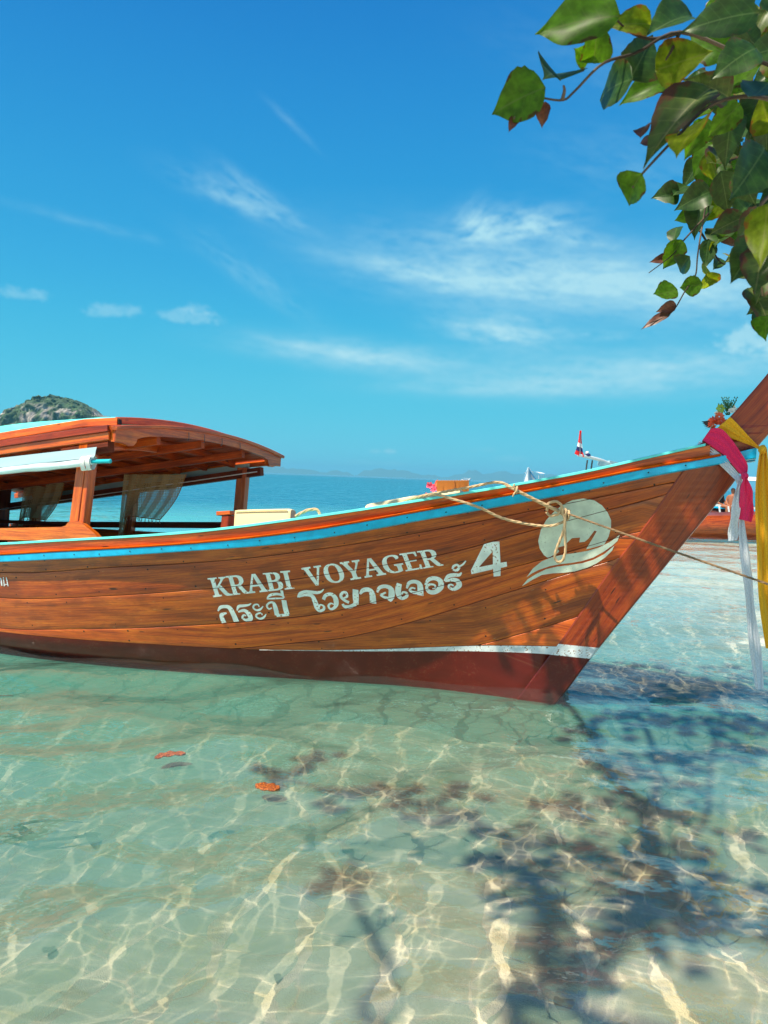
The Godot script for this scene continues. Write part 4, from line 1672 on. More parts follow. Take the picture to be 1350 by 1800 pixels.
	blossom(fl, Vector3(0.03, 0.09, 0.01), 0.03, M.petal_orange, 7)
	blossom(fl, Vector3(0.04, 0.075, 0.03), 0.026, M.petal_orange, 7)
	# rolled clear blinds under the roof edge
	for s: float in [1.0, -1.0]:
		var where := "under the near roof edge, tied with a white strap" if s > 0.0 else "on the far side of the cabin against the sea"
		var bl := on_boat("rolled_blind", "clear plastic blind rolled up " + where, "blind", Vector3(-4.6, 1.5, 1.24 * s), "rolled blinds of the cabin")
		var p0 := Vector3(-2.6, roof_edge(-7.2) - 0.165 - 1.5, 0.0)
		var p1 := Vector3(0.98, 0.055, 0.0)
		if s < 0.0:
			p0.y -= 0.01
			p1 = Vector3(0.80, 0.165, 0.06)
		st = S()
		var rows := []
		for i in 31:
			var t := i / 30.0
			var p := p0.lerp(p1, t)
			var row := PackedVector3Array()
			for k in 13:
				var an := TAU * k / 12.0
				var rr := 0.036 + 0.004 * sin(t * 23.0 + an * 2.0) + 0.003 * sin(t * 61.0)
				row.append(p + Vector3(0, cos(an) * rr, sin(an) * rr * 0.9))
			rows.append(row)
		loft(st, rows, false, true, true)
		part("roll", st, M.clear_vinyl if s > 0.0 else M.grey_vinyl, bl)
		st = S()
		rows = []
		for i in 31:
			var t := i / 30.0
			var p := p0.lerp(p1 + Vector3(0.04, 0, 0), t)
			rows.append(PackedVector3Array([p + Vector3(0, 0.028, 0.030 * s), p + Vector3(0, 0.05 + 0.006 * sin(t * 31.0), (0.022 + 0.006 * sin(t * 17.0)) * s), p + Vector3(0, 0.085, 0.012 * s), p + Vector3(0, 0.115, 0.004 * s)]))
		loft(st, rows)
		part("sheet", st, M.grey_vinyl, bl)
		for q in [0.0, 0.055, -1.05]:
			st = S()
			var c0 := p0.lerp(p1, 1.0 + (q - 0.07) / 3.58)
			var ring := []
			for k in 15:
				var an := TAU * k / 14.0
				var rr := 0.046
				var dn := 0.03 if k >= 6 and k <= 8 else 0.0
				ring.append(PackedVector3Array([c0 + Vector3(-0.024, cos(an) * rr - dn, sin(an) * rr), c0 + Vector3(0.024, cos(an) * rr * 1.03 - dn * 0.7, sin(an) * rr)]))
			loft(st, ring)
			part("strap", st, M.white_strap, bl)
		st = S()
		var e := p0.lerp(p1, 1.0)
		tube(st, PackedVector3Array([e + Vector3(-0.2, -0.012, 0), e + Vector3(0.17, 0.004, 0), e + Vector3(0.185, 0.004, 0)]), 0.017, 10)
		ball(st, e + Vector3(0.185, 0.004, 0), Vector3(0.012, 0.019, 0.019), 5)
		part("pole_end", st, M.aqua_pipe if s > 0.0 else M.dark_pipe, bl)
	# lace curtains blown towards the bow
	hanging_lace("tasselled lace curtain on the cabin's far side, nearest the bow, blown outwards", Vector3(-4.86, 1.60, -0.95), 0.88, 0.52, 0.69, 3.0)
	hanging_lace("lace curtain deeper in the dark cabin, left of the near post", Vector3(-6.55, 1.50, -0.95), 0.69, 0.52, 0.6, 5.0)


func hanging_lace(label: String, base: Vector3, width: float, drop: float, column: float, ph: float) -> void:
	var o := on_boat("lace_curtain", label, "curtain", base, "lace curtains in the cabin")
	# gathered column on the left, free corner lifted to the right
	var st := S()
	var rows := []
	var n := 36
	for i in n + 1:
		var t := float(i) / n
		var row := PackedVector3Array()
		for k in 21:
			var v := k / 20.0
			var top := Vector3(-width / 2 + width * t, 0.028 * (t - 0.5), 0)
			var free := smoothstep(0.28, 0.45, t)
			var low_x := lerpf(-width / 2 - 0.02 + 0.16 * t, -width / 2 + 0.13 + (t - 0.28) * width * 0.80, free)
			var low_y := lerpf(-column, -drop + 0.06 * (1.0 - t) * free, smoothstep(0.26, 0.36, t))
			var x := lerpf(top.x, low_x, pow(v, 0.8)) + 0.05 * sin(v * PI) * free * t
			var y := top.y + low_y * v
			var z := 0.03 * sin(t * 26.0 + ph) * (1.0 - 0.55 * free) * (0.4 + 0.6 * v) + 0.10 * v * v * free
			row.append(Vector3(x, y, z))
		rows.append(row)
	loft(st, rows)
	part("lace_cloth", st, M.lace, o)
	var fr := S()
	var hem := S()
	var hem_pts := PackedVector3Array()
	for i in n + 1:
		var p: Vector3 = rows[i][20]
		hem_pts.append(p)
		if i % 2 == 0:
			tube(fr, PackedVector3Array([p, p + Vector3(0.004 * sin(i * 1.7), -0.028, 0.002), p + Vector3(0.010 * sin(i * 2.3), -0.042, 0)]), 0.0035, 5, 0.0055)
	tube(hem, hem_pts, 0.0045, 5)
	var ed := PackedVector3Array()
	for k in 21:
		ed.append(rows[n][k])
	tube(hem, ed, 0.0045, 5)
	part("hem", hem, M.basket, o)
	part("tassels", fr, M.rope, o).set_meta("kind", "stuff")


func blossom(parent: Node3D, at: Vector3, r: float, m: Material, petals: int) -> void:
	var f := Basis.from_euler(Vector3(rng.randf_range(-0.9, 0.9), rng.randf_range(-0.9, 0.9), rng.randf() * TAU))
	var st := S()
	for k in petals:
		var a := TAU * k / petals
		var d := Vector3(cos(a), sin(a), 0)
		var s := Vector3(-sin(a), cos(a), 0)
		var row0 := PackedVector3Array()
		var row1 := PackedVector3Array()
		var row2 := PackedVector3Array()
		var wd := r * 2.4 / petals
		for e: float in [-1.0, 0.0, 1.0]:
			row0.append(at + f * (d * r * 0.12 + s * wd * 0.25 * e))
			row1.append(at + f * (d * r * 0.62 + s * wd * 0.85 * e + Vector3(0, 0, r * (0.30 + 0.1 * absf(e)))))
			row2.append(at + f * (d * r * (1.0 - 0.15 * absf(e)) + s * wd * 0.5 * e + Vector3(0, 0, r * 0.28)))
		loft(st, [row0, row1, row2])
	part("blossom", st, m, parent)


# ---------------------------------------------------------------- rope

func laid_rope(path: PackedVector3Array, r: float, m: Material, parent: Node3D, called := "strand", phase := 0.0) -> void:
	# resample evenly, then wind three strands
	var pts := PackedVector3Array()
	var step := r * 0.55
	var carry := 0.0
	for i in path.size() - 1:
		var l := path[i].distance_to(path[i + 1])
		while carry < l:
			pts.append(path[i].lerp(path[i + 1], carry / l))
			carry += step
		carry -= l
	pts.append(path[-1])
	var st := S()
	for k in 3:
		var w := PackedVector3Array()
		var ref := Vector3.UP
		var len := 0.0
		for i in pts.size():
			var d := (pts[mini(i + 1, pts.size() - 1)] - pts[maxi(i - 1, 0)]).normalized()
			if absf(d.dot(ref)) > 0.97:
				ref = Vector3.RIGHT if absf(d.x) < 0.9 else Vector3.BACK
			var s := d.cross(ref).normalized()
			ref = s.cross(d).normalized()
			var a := TAU * k / 3.0 + len / (r * 4.6) * 2.0 + phase
			w.append(pts[i] + (s * cos(a) + ref * sin(a)) * r * 0.5)
			len += step
		tube(st, w, r * 0.58, 5, -1.0, false)
	part(called, st, m, parent)


func mooring() -> void:
	var o := thing("mooring_line", "tan laid mooring line knotted below the bow rail, running off to the right", "rope", hull)
	# from the fore deck over the rail, doubled down to the knot
	laid_rope(curve([Vector3(-1.30, 1.36, 0.45), Vector3(-1.0, 1.42, 0.66), Vector3(-0.62, 1.50, 0.70), Vector3(-0.42, 1.545, 0.675), Vector3(-0.30, 1.50, 0.655), Vector3(-0.15, 1.43, 0.57), Vector3(-0.02, 1.375, 0.49)], 90), 0.010, M.rope, o, "doubled_rope")
	laid_rope(curve([Vector3(-0.36, 1.525, 0.68), Vector3(-0.24, 1.468, 0.62), Vector3(-0.10, 1.40, 0.53), Vector3(0.02, 1.355, 0.48)], 50), 0.010, M.rope, o, "doubled_rope", 1.0)
	# slack part hanging from the deck to the knot
	laid_rope(curve([Vector3(-1.36, 1.30, 0.55), Vector3(-1.1, 1.38, 0.70), Vector3(-0.86, 1.432, 0.80), Vector3(-0.70, 1.405, 0.80), Vector3(-0.53, 1.36, 0.72), Vector3(-0.40, 1.30, 0.62), Vector3(-0.24, 1.268, 0.54), Vector3(-0.08, 1.262, 0.48), Vector3(0.03, 1.31, 0.47), Vector3(0.04, 1.345, 0.475)], 110), 0.010, M.rope, o, "slack_rope")
	# turns of the knot
	laid_rope(curve([Vector3(-0.10, 1.37, 0.50), Vector3(-0.085, 1.42, 0.53), Vector3(-0.03, 1.435, 0.53), Vector3(0.005, 1.40, 0.52), Vector3(-0.02, 1.352, 0.50), Vector3(-0.08, 1.335, 0.49), Vector3(-0.105, 1.36, 0.49)], 60), 0.010, M.rope, o, "knot_turn")
	for e in 3:
		var c := Vector3(0.0 + 0.022 * e, 1.374 - 0.012 * e, 0.492 - 0.008 * e)
		var ring := []
		for k in 9:
			var a := TAU * k / 8.0
			ring.append(c + Vector3(0.010 * sin(a) + 0.006 * k / 8.0, 0.026 * cos(a), 0.026 * sin(a)))
		laid_rope(curve(ring, 32), 0.009, M.rope, o, "knot_turn", e * 1.3)
	var rg := []
	for k in 9:
		var a := TAU * k / 8.0
		rg.append(Vector3(-0.29 + 0.006 * sin(a), 1.497 + 0.022 * cos(a), 0.648 + 0.022 * sin(a)))
	laid_rope(curve(rg, 30), 0.008, M.rope, o, "knot_turn")
	laid_rope(curve([Vector3(-0.29, 1.50, 0.665), Vector3(-0.305, 1.52, 0.675), Vector3(-0.30, 1.535, 0.675)], 10), 0.006, M.rope, o, "knot_end")
	laid_rope(curve([Vector3(-0.29, 1.49, 0.66), Vector3(-0.305, 1.465, 0.665), Vector3(-0.31, 1.45, 0.665)], 10), 0.006, M.rope, o, "knot_end")
	# hanging bight
	laid_rope(curve([Vector3(0.01, 1.36, 0.51), Vector3(0.03, 1.30, 0.50), Vector3(0.015, 1.22, 0.48), Vector3(-0.02, 1.12, 0.465), Vector3(-0.035, 1.05, 0.46), Vector3(-0.012, 1.012, 0.462), Vector3(0.025, 1.03, 0.467), Vector3(0.04, 1.10, 0.475), Vector3(0.035, 1.18, 0.485), Vector3(0.028, 1.28, 0.495), Vector3(0.03, 1.35, 0.50)], 120), 0.010, M.rope, o, "hanging_bight")
	# standing part to the beach
	laid_rope(PackedVector3Array([Vector3(0.02, 1.362, 0.50), Vector3(0.64, 1.178, 0.572), Vector3(1.249, 1.002, 0.652), Vector3(2.876, 0.536, 0.855), Vector3(4.6, 0.10, 1.07)]), 0.0075, M.darker_rope, o, "standing_part")


# ---------------------------------------------------------------- sashes and flowers on the prow

func band(st: SurfaceTool, top: Array, low: Array, z0: float, pleats: float) -> void:
	# over the upper edge of the prow, across its beach side, gathered to the knot
	var rows := []
	var n := 40
	var tp := []
	var lp := []
	for p: Vector2 in top:
		tp.append(Vector3(p.x, p.y, 0))
	for p: Vector2 in low:
		lp.append(Vector3(p.x, p.y, 0))
	var a := curve(tp, n)
	var b := curve(lp, n)
	for i in range(-6, n + 1):
		var row := PackedVector3Array()
		var t := clampf(float(i) / n, 0.0, 1.0)
		for k in 17:
			var v := k / 16.0
			var p := a[maxi(i, 0)].lerp(b[maxi(i, 0)], v)
			var z := z0 + 0.006 * sin(v * pleats + t * 3.0) + 0.003 * sin(v * pleats * 2.3 + t * 9.0) + 0.03 * smoothstep(0.75, 1.0, t)
			if i < 0:
				# turned over the top edge towards the sea side
				var e := -i / 6.0
				p += Vector3(-0.012 * sin(e * PI * 0.5), 0.012 * sin(e * PI * 0.5), 0)
				z = lerpf(z0, -0.10, smoothstep(0.0, 1.0, e)) + 0.004 * sin(v * pleats)
			row.append(Vector3(p.x, p.y, z))
		rows.append(row)
	loft(st, rows)


func tail(st: SurfaceTool, left: Array, right: Array, pleats: float, amp: float) -> void:
	var n := 48
	var a := curve(left, n)
	var b := curve(right, n)
	var rows := []
	for i in n + 1:
		var t := float(i) / n
		var row := PackedVector3Array()
		for k in 21:
			var v := k / 20.0
			var p := a[i].lerp(b[i], v)
			p.z += amp * sin(v * pleats + 1.5 * sin(t * 5.0)) * (1.0 - 0.3 * t) + amp * 0.4 * sin(v * pleats * 2.7 + t * 8.0) + 0.03 * sin(t * 5.0)
			p.x += 0.004 * sin(t * 14.0 + v * 2.0)
			row.append(p)
		rows.append(row)
	loft(st, rows)


func ribbons() -> void:
	var o := thing("white_sash", "pale blue white sash tied lowest round the prow with two long hanging ends", "sash", hull, "sashes tied round the prow")
	var st := S()
	band(st, [Vector2(0.86, 1.919), Vector2(0.928, 1.882), Vector2(1.011, 1.822), Vector2(1.072, 1.755), Vector2(1.118, 1.70), Vector2(1.13, 1.668)], [Vector2(0.838, 1.878), Vector2(0.901, 1.832), Vector2(0.97, 1.782), Vector2(1.023, 1.732), Vector2(1.076, 1.679), Vector2(1.106, 1.648)], 0.158, 22.0)
	part("wrap", st, M.ribbon_white, o)
	st = S()
	tail(st, [Vector3(1.113, 1.651, 0.185), Vector3(1.10, 1.553, 0.183), Vector3(1.082, 1.416, 0.182), Vector3(1.077, 1.318, 0.177), Vector3(1.074, 1.236, 0.173)], [Vector3(1.130, 1.652, 0.177), Vector3(1.139, 1.556, 0.166), Vector3(1.139, 1.42, 0.157), Vector3(1.137, 1.322, 0.151), Vector3(1.134, 1.248, 0.147)], 9.0, 0.010)
	part("short_end", st, M.ribbon_white, o)
	st = S()
	tail(st, [Vector3(1.117, 1.65, 0.145), Vector3(1.131, 1.441, 0.118), Vector3(1.143, 1.285, 0.10), Vector3(1.173, 1.051, 0.062), Vector3(1.208, 0.817, 0.03), Vector3(1.236, 0.62, 0.004), Vector3(1.268, 0.424, -0.024), Vector3(1.301, 0.215, -0.054)], [Vector3(1.135, 1.652, 0.137), Vector3(1.167, 1.443, 0.10), Vector3(1.19, 1.288, 0.08), Vector3(1.231, 1.055, 0.036), Vector3(1.265, 0.821, 0.005), Vector3(1.304, 0.625, -0.027), Vector3(1.333, 0.429, -0.053), Vector3(1.359, 0.219, -0.079)], 8.0, 0.012)
	part("long_end", st, M.ribbon_white, o)
	st = S()
	ball(st, Vector3(1.122, 1.658, 0.165), Vector3(0.022, 0.03, 0.022), 7, 0.12)
	part("knot", st, M.ribbon_white, o)

	o = thing("crimson_sash", "crimson pink sash wrapped round the prow above the white one, short knotted end", "sash", hull, "sashes tied round the prow")
	st = S()
	band(st, [Vector2(0.929, 2.008), Vector2(0.994, 2.005), Vector2(1.058, 1.94), Vector2(1.124, 1.844), Vector2(1.171, 1.76), Vector2(1.168, 1.682)], [Vector2(0.880, 1.925), Vector2(0.935, 1.884), Vector2(1.018, 1.826), Vector2(1.079, 1.757), Vector2(1.124, 1.704), Vector2(1.147, 1.673)], 0.168, 15.0)
	part("wrap", st, M.ribbon_pink, o)
	st = S()
	tail(st, [Vector3(1.142, 1.676, 0.217), Vector3(1.141, 1.63, 0.214), Vector3(1.131, 1.552, 0.213), Vector3(1.129, 1.467, 0.208), Vector3(1.129, 1.39, 0.203)], [Vector3(1.167, 1.678, 0.206), Vector3(1.191, 1.633, 0.192), Vector3(1.212, 1.558, 0.178), Vector3(1.224, 1.474, 0.167), Vector3(1.215, 1.375, 0.164)], 7.0, 0.012)
	part("hanging_end", st, M.ribbon_pink, o)
	st = S()
	ball(st, Vector3(1.157, 1.680, 0.20), Vector3(0.024, 0.028, 0.022), 7, 0.12)
	part("knot", st, M.ribbon_pink, o)

	o = thing("yellow_sash", "golden yellow sash round the upper prow, its long end hanging at the picture's right edge", "sash", hull, "sashes tied round the prow")
	st = S()
	band(st, [Vector2(1.047, 2.095), Vector2(1.092, 2.048), Vector2(1.138, 1.997), Vector2(1.182, 1.947), Vector2(1.227, 1.901), Vector2(1.263, 1.878)], [Vector2(0.955, 2.003), Vector2(1.003, 1.972), Vector2(1.062, 1.945), Vector2(1.131, 1.919), Vector2(1.192, 1.896), Vector2(1.246, 1.862)], 0.125, 14.0)
	part("wrap", st, M.ribbon_yellow, o)
	st = S()
	tail(st, [Vector3(1.240, 1.872, 0.152), Vector3(1.23, 1.775, 0.151), Vector3(1.231, 1.562, 0.136), Vector3(1.246, 1.291, 0.11), Vector3(1.271, 1.02, 0.08), Vector3(1.31, 0.748, 0.043), Vector3(1.348, 0.514, 0.01)], [Vector3(1.280, 1.875, 0.136), Vector3(1.304, 1.78, 0.118), Vector3(1.337, 1.57, 0.089), Vector3(1.366, 1.30, 0.057), Vector3(1.395, 1.029, 0.025), Vector3(1.432, 0.757, -0.01), Vector3(1.473, 0.523, -0.045)], 15.0, 0.016)
	part("hanging_end", st, M.ribbon_yellow, o)
	st = S()
	ball(st, Vector3(1.258, 1.868, 0.145), Vector3(0.028, 0.032, 0.026), 7, 0.14)
	part("knot", st, M.ribbon_yellow, o)

	var g := on_boat("prow_garland", "small garland of orange, white and green flowers tucked behind the yellow sash", "garland", Vector3(0.99, 2.06, 0.02))
	for p in [Vector3(-0.03, 0.02, 0.04), Vector3(-0.055, -0.01, 0.05), Vector3(-0.015, 0.045, 0.05), Vector3(-0.045, 0.03, 0.02), Vector3(0.0, 0.01, 0.06), Vector3(-0.07, 0.0, 0.03)]:
		blossom(g, p, 0.036, M.petal_orange, 8)
	for p in [Vector3(0.08, 0.10, 0.03), Vector3(0.065, 0.085, 0.045), Vector3(0.095, 0.085, 0.03)]:
		blossom(g, p, 0.030, M.petal_white, 6)
	for p in [Vector3(-0.03, 0.07, 0.04), Vector3(-0.06, -0.03, 0.04)]:
		blossom(g, p, 0.02, M.petal_white, 5)
	blossom(g, Vector3(-0.005, 0.105, 0.04), 0.036, M.lime_leaf, 6)
	for i in 9:
		st = S()
		var q := Vector3(0.03 + 0.006 * (i % 4), 0.06, 0.03)
		var tipv := q + Vector3(-0.05 + 0.013 * i, 0.07 + 0.05 * float((i * 5) % 3) / 2.0, 0.01)
		tube(st, PackedVector3Array([q, q.lerp(tipv, 0.5) + Vector3(0.004, 0, 0), tipv]), 0.003, 4, 0.001)
		for j in 5:
			var c := q.lerp(tipv, 0.3 + 0.15 * j)
			for e: float in [-1.0, 1.0]:
				tri(st, c, c + Vector3(0.014 * e, 0.012, 0.004), c + Vector3(0.008 * e, 0.022, 0.0))
		part("fern_sprig", st, M.fern, g)
	for i in 6:
		st = S()
		var q := Vector3(-0.05, -0.03, 0.04)
		tri(st, q, q + Vector3(-0.05 - 0.006 * i, -0.02 + 0.012 * i, 0.01), q + Vector3(-0.03, 0.012 * i - 0.01, 0.0))
		part("dark_leaf", st, M.black, g)

# ---------------------------------------------------------------- other boats

func small_boat(called: String, label: String, at: Transform3D, length: float, beam_w: float, free: float, hull_mat: Material, group: String) -> Node3D:
	var o := thing(called, label, "boat", at, group)
	var st := S()
	var rows := []
	var rim_l := PackedVector3Array()
	var rim_r := PackedVector3Array()
	for i in 33:
		var t := i / 32.0
		var x := (t - 0.5) * length
		var w := beam_w * 0.5 * (1.0 - pow(absf(t * 2.0 - 0.9) / 1.1, 2.6)) + 0.02
		var s := free * (1.0 + 1.3 * pow(maxf(0.0, t - 0.55) / 0.45, 2.0) + 0.25 * pow(maxf(0.0, 0.3 - t) / 0.3, 2.0))
		rows.append(PackedVector3Array([Vector3(x, s, w), Vector3(x, s * 0.35, w * 0.9), Vector3(x, -0.25, w * 0.45), Vector3(x, -0.25, -w * 0.45), Vector3(x, s * 0.35, -w * 0.9), Vector3(x, s, -w), Vector3(x, s - 0.05, -w * 0.8), Vector3(x, s - 0.1, 0), Vector3(x, s - 0.05, w * 0.8)]))
		rim_l.append(Vector3(x, s - 0.04, w + 0.01))
		rim_r.append(Vector3(x, s - 0.04, -w - 0.01))
	loft(st, rows, true, true, true)
	part("hull", st, hull_mat, o)
	for r in [rim_l, rim_r]:
		st = S()
		timber(st, r, 0.05, 0.07)
		part("rub_rail", st, M.blue_paint, o)
	for e: float in [1.0, -1.0]:
		st = S()
		var cap := PackedVector3Array()
		for p in rim_l:
			cap.append(Vector3(p.x, p.y + 0.085, (p.z - 0.03) * e))
		timber(st, cap, 0.10, 0.09)
		part("gunwale", st, M.white_paint, o)
	# stem rising past the bow
	st = S()
	timber(st, curve([Vector3(length * 0.49, free * 1.6, 0), Vector3(length * 0.52, free * 2.0, 0), Vector3(length * 0.53, free * 2.35, 0)], 8), 0.09, 0.22)
	part("stem_post", st, hull_mat, o)
	# awning on posts
	var y := free + 1.15
	for px: float in [-0.30, -0.08, 0.14]:
		for s: float in [1.0, -1.0]:
			st = S()
			tube(st, PackedVector3Array([Vector3(px * length, free * 0.9, s * beam_w * 0.42), Vector3(px * length, y, s * beam_w * 0.40)]), 0.025, 6)
			part("post", st, M.white_paint, o)
	st = S()
	rows = []
	for i in 9:
		var x := lerpf(-0.34, 0.18, i / 8.0) * length
		var row := PackedVector3Array()
		for k in 9:
			var z := lerpf(-0.5, 0.5, k / 8.0) * beam_w
			row.append(Vector3(x, y + 0.16 * (1.0 - pow(z / beam_w * 2.0, 2.0)), z))
		rows.append(row)
	loft(st, rows)
	part("awning", st, M.white_strap, o)
	return o


func person(at: Transform3D, label: String, shirt: Material) -> void:
	# seated: hips, trunk, shoulders, neck and head in one skin, arms resting on the lap
	var o := thing("person", label, "person", at)
	var st := S()
	var rings := [[0.0, 0.16, 0.12], [0.10, 0.17, 0.12], [0.30, 0.15, 0.10], [0.45, 0.19, 0.11], [0.52, 0.17, 0.09], [0.555, 0.06, 0.06], [0.60, 0.05, 0.055], [0.63, 0.065, 0.075], [0.70, 0.078, 0.095], [0.76, 0.074, 0.09], [0.80, 0.05, 0.06], [0.815, 0.01, 0.01]]
	var rows := []
	for r in rings:
		var row := PackedVector3Array()
		for k in 12:
			var a := TAU * k / 12.0
			row.append(Vector3(cos(a) * r[1], r[0], sin(a) * r[2]))
		rows.append(row)
	loft(st, rows, true, true, true)
	for s: float in [1.0, -1.0]:
		tube(st, curve([Vector3(0.17 * s, 0.47, 0), Vector3(0.22 * s, 0.28, 0.02), Vector3(0.17 * s, 0.14, 0.16), Vector3(0.08 * s, 0.12, 0.26)], 10), 0.05, 7, 0.035)
		tube(st, curve([Vector3(0.09 * s, 0.03, 0), Vector3(0.11 * s, 0.05, 0.22), Vector3(0.11 * s, 0.03, 0.42), Vector3(0.10 * s, -0.20, 0.44), Vector3(0.10 * s, -0.40, 0.45)], 12), 0.085, 8, 0.05)
	part("body", st, M.skin, o)
	st = S()
	rows = []
	for r in rings.slice(0, 5):
		var row := PackedVector3Array()
		for k in 12:
			var a := TAU * k / 12.0
			row.append(Vector3(cos(a) * (r[1] + 0.015), r[0], sin(a) * (r[2] + 0.015)))
		rows.append(row)
	loft(st, rows, true, true, true)
	part("shirt", st, shirt, o)
	st = S()
	ball(st, Vector3(0, 0.735, -0.012), Vector3(0.084, 0.085, 0.098), 7)
	part("hair", st, M.black, o)


func far_boats() -> void:
	# beached boat on the right, behind the prow: hull, boarding ladder, people
	var at := Transform3D(Basis.from_euler(Vector3(0, deg_to_rad(-4), 0)), Vector3(17.3, 0.0, -31.6))
	var o := small_boat("far_boat", "brown boat with blue rail, white awning and boarding ladder, behind the prow at right", at, 10.5, 2.0, 0.82, M.far_hull, "boats lying farther out")
	var lad := thing("boarding_ladder", "white two rung boarding ladder leaning on the far brown boat's side", "ladder", Transform3D(Basis(), Vector3(13.35, 0, -30.35)))
	var st := S()
	for x: Array in [[-0.20, -0.06], [0.16, 0.30]]:
		beam(st, Vector3(x[1], -0.1, 0.10), Vector3(x[0], 0.92, -0.06), 0.05, 0.05, Vector3.BACK)
		part("side_rail", st, M.white_paint, lad)
		st = S()
	for y: float in [0.18, 0.55]:
		beam(st, Vector3(-0.12 + 0.06 * (1.0 - y), y, 0.05), Vector3(0.28 - 0.05 * y, y + 0.02, 0.05), 0.05, 0.05)
		part("rung", st, M.white_paint, lad)
		st = S()
	person(Transform3D(Basis.from_euler(Vector3(0, 0.5, 0)), Vector3(13.55, 0.85, -31.3)), "person in a dark shirt seated on the far boat behind the prow", M.shirt_dark)
	person(Transform3D(Basis.from_euler(Vector3(0, -0.4, 0)), Vector3(13.98, 0.83, -31.1)), "person with bare shoulders seated on the far boat, right of the dark shirt", M.skin)
	# white fenders along the waterline
	for i in 4:
		st = S()
		ball(st, Vector3.ZERO, Vector3(0.14, 0.09, 0.10), 6)
		var fd := part("fender", st, M.white_paint, self)
		fd.position = Vector3(12.45 + 0.26 * i, 0.07, -30.4)
		tag(fd, "one of a row of white fenders at the waterline of the far brown boat", "fender", "fenders at the far boat")
	# boat whose stern gear shows above the rail
	at = Transform3D(Basis.from_euler(Vector3(0, deg_to_rad(10), 0)), Vector3(9.6, 0.0, -26.5))
	o = thing("tail_boat", "boat lying behind the bow, only its white propeller shaft and red flag showing", "boat", at, "boats lying farther out")
	st = S()
	var rows := []
	for i in 25:
		var t := i / 24.0
		var x := -2.6 + t * 9.0
		var w := 0.9 * (1.0 - pow(absf(t * 2.0 - 0.8) / 1.2, 2.4)) + 0.03
		var s := 0.62 + 0.4 * t * t
		rows.append(PackedVector3Array([Vector3(x, s, w), Vector3(x, -0.2, w * 0.5), Vector3(x, -0.2, -w * 0.5), Vector3(x, s, -w), Vector3(x, s - 0.2, 0)]))
	loft(st, rows, true, true, true)
	part("hull", st, M.plank_red, o)
	st = S()
	tube(st, curve([Vector3(-3.85, 2.50, 1.4), Vector3(-3.2, 2.42, 1.2), Vector3(-2.7, 2.32, 1.0), Vector3(-2.25, 2.13, 0.8), Vector3(-1.7, 1.4, 0.4), Vector3(-1.3, 0.6, 0.0)], 24), 0.05, 8)
	part("propeller_shaft", st, M.steel, o)
	st = S()
	beam(st, Vector3(-3.0, 2.29, 1.1), Vector3(-2.65, 2.2, 1.0), 0.10, 0.16)
	part("skeg", st, M.grey_vinyl, o)
	st = S()
	beam(st, Vector3(-2.6, 2.33, 0.95), Vector3(-1.95, 2.24, 0.75), 0.10, 0.10)
	part("engine_block", st, M.grey_vinyl, o)
	for x: float in [-3.42, -3.25]:
		st = S()
		tube(st, PackedVector3Array([Vector3(x, 2.36, 1.15), Vector3(x - 0.03, 0.7, 0.9)]), 0.025, 6)
		part("prop_stay", st, M.engine, o)
	var fg := thing("striped_flag", "red flag with white and blue stripes furled upright on the raised shaft", "flag", at)
	var stripes := [M.flag_red, M.flag_red, M.flag_red, M.flag_white, M.flag_blue, M.flag_red]
	for i in 6:
		st = S()
		rows = []
		for k in 5:
			var v := (i + k / 4.0) / 6.0
			var y := 3.26 - 0.78 * v
			var hw := 0.015 + 0.13 * v * v
			rows.append(PackedVector3Array([Vector3(-3.84 - hw, y + 0.05 * v, 1.42), Vector3(-3.83 - hw * 0.3, y, 1.46), Vector3(-3.82 + hw * 0.4, y + 0.02, 1.38), Vector3(-3.80 + hw, y - 0.05 * v, 1.42)]))
		loft(st, rows)
		part("stripe", st, stripes[i], fg)
	st = S()
	tube(st, PackedVector3Array([Vector3(-3.80, 2.46, 1.42), Vector3(-3.83, 3.25, 1.42)]), 0.012, 5)
	part("staff", st, M.steel, fg)
	var kn := thing("cloth_bow", "small white and blue cloth bow tied on the shaft beside the red flag", "ribbon", at * Transform3D(Basis(), Vector3(-3.52, 2.52, 1.3)))
	st = S()
	ball(st, Vector3(0, 0.06, 0), Vector3(0.07, 0.05, 0.05), 6, 0.25)
	part("bow_loop", st, M.flag_white, kn)
	st = S()
	ball(st, Vector3(0.03, 0.0, 0.03), Vector3(0.09, 0.04, 0.04), 6, 0.25)
	part("bow_loop", st, M.flag_blue, kn)
	# two far white boats
	o = small_boat("far_boat", "small white boat far out, just over the rail left of the bow emblem", Transform3D(Basis.from_euler(Vector3(0, deg_to_rad(245), 0)), Vector3(15.3, 0.1, -80.0)), 4.4, 1.7, 1.25, M.white_paint, "boats lying farther out")
	o.position.y = 0.1
	o = small_boat("far_boat", "tiny white boat on the horizon above the wicker basket", Transform3D(Basis.from_euler(Vector3(0, deg_to_rad(20), 0)), Vector3(73.0, 0.1, -700.0)), 9.0, 3.0, 1.3, M.white_paint, "boats lying farther out")

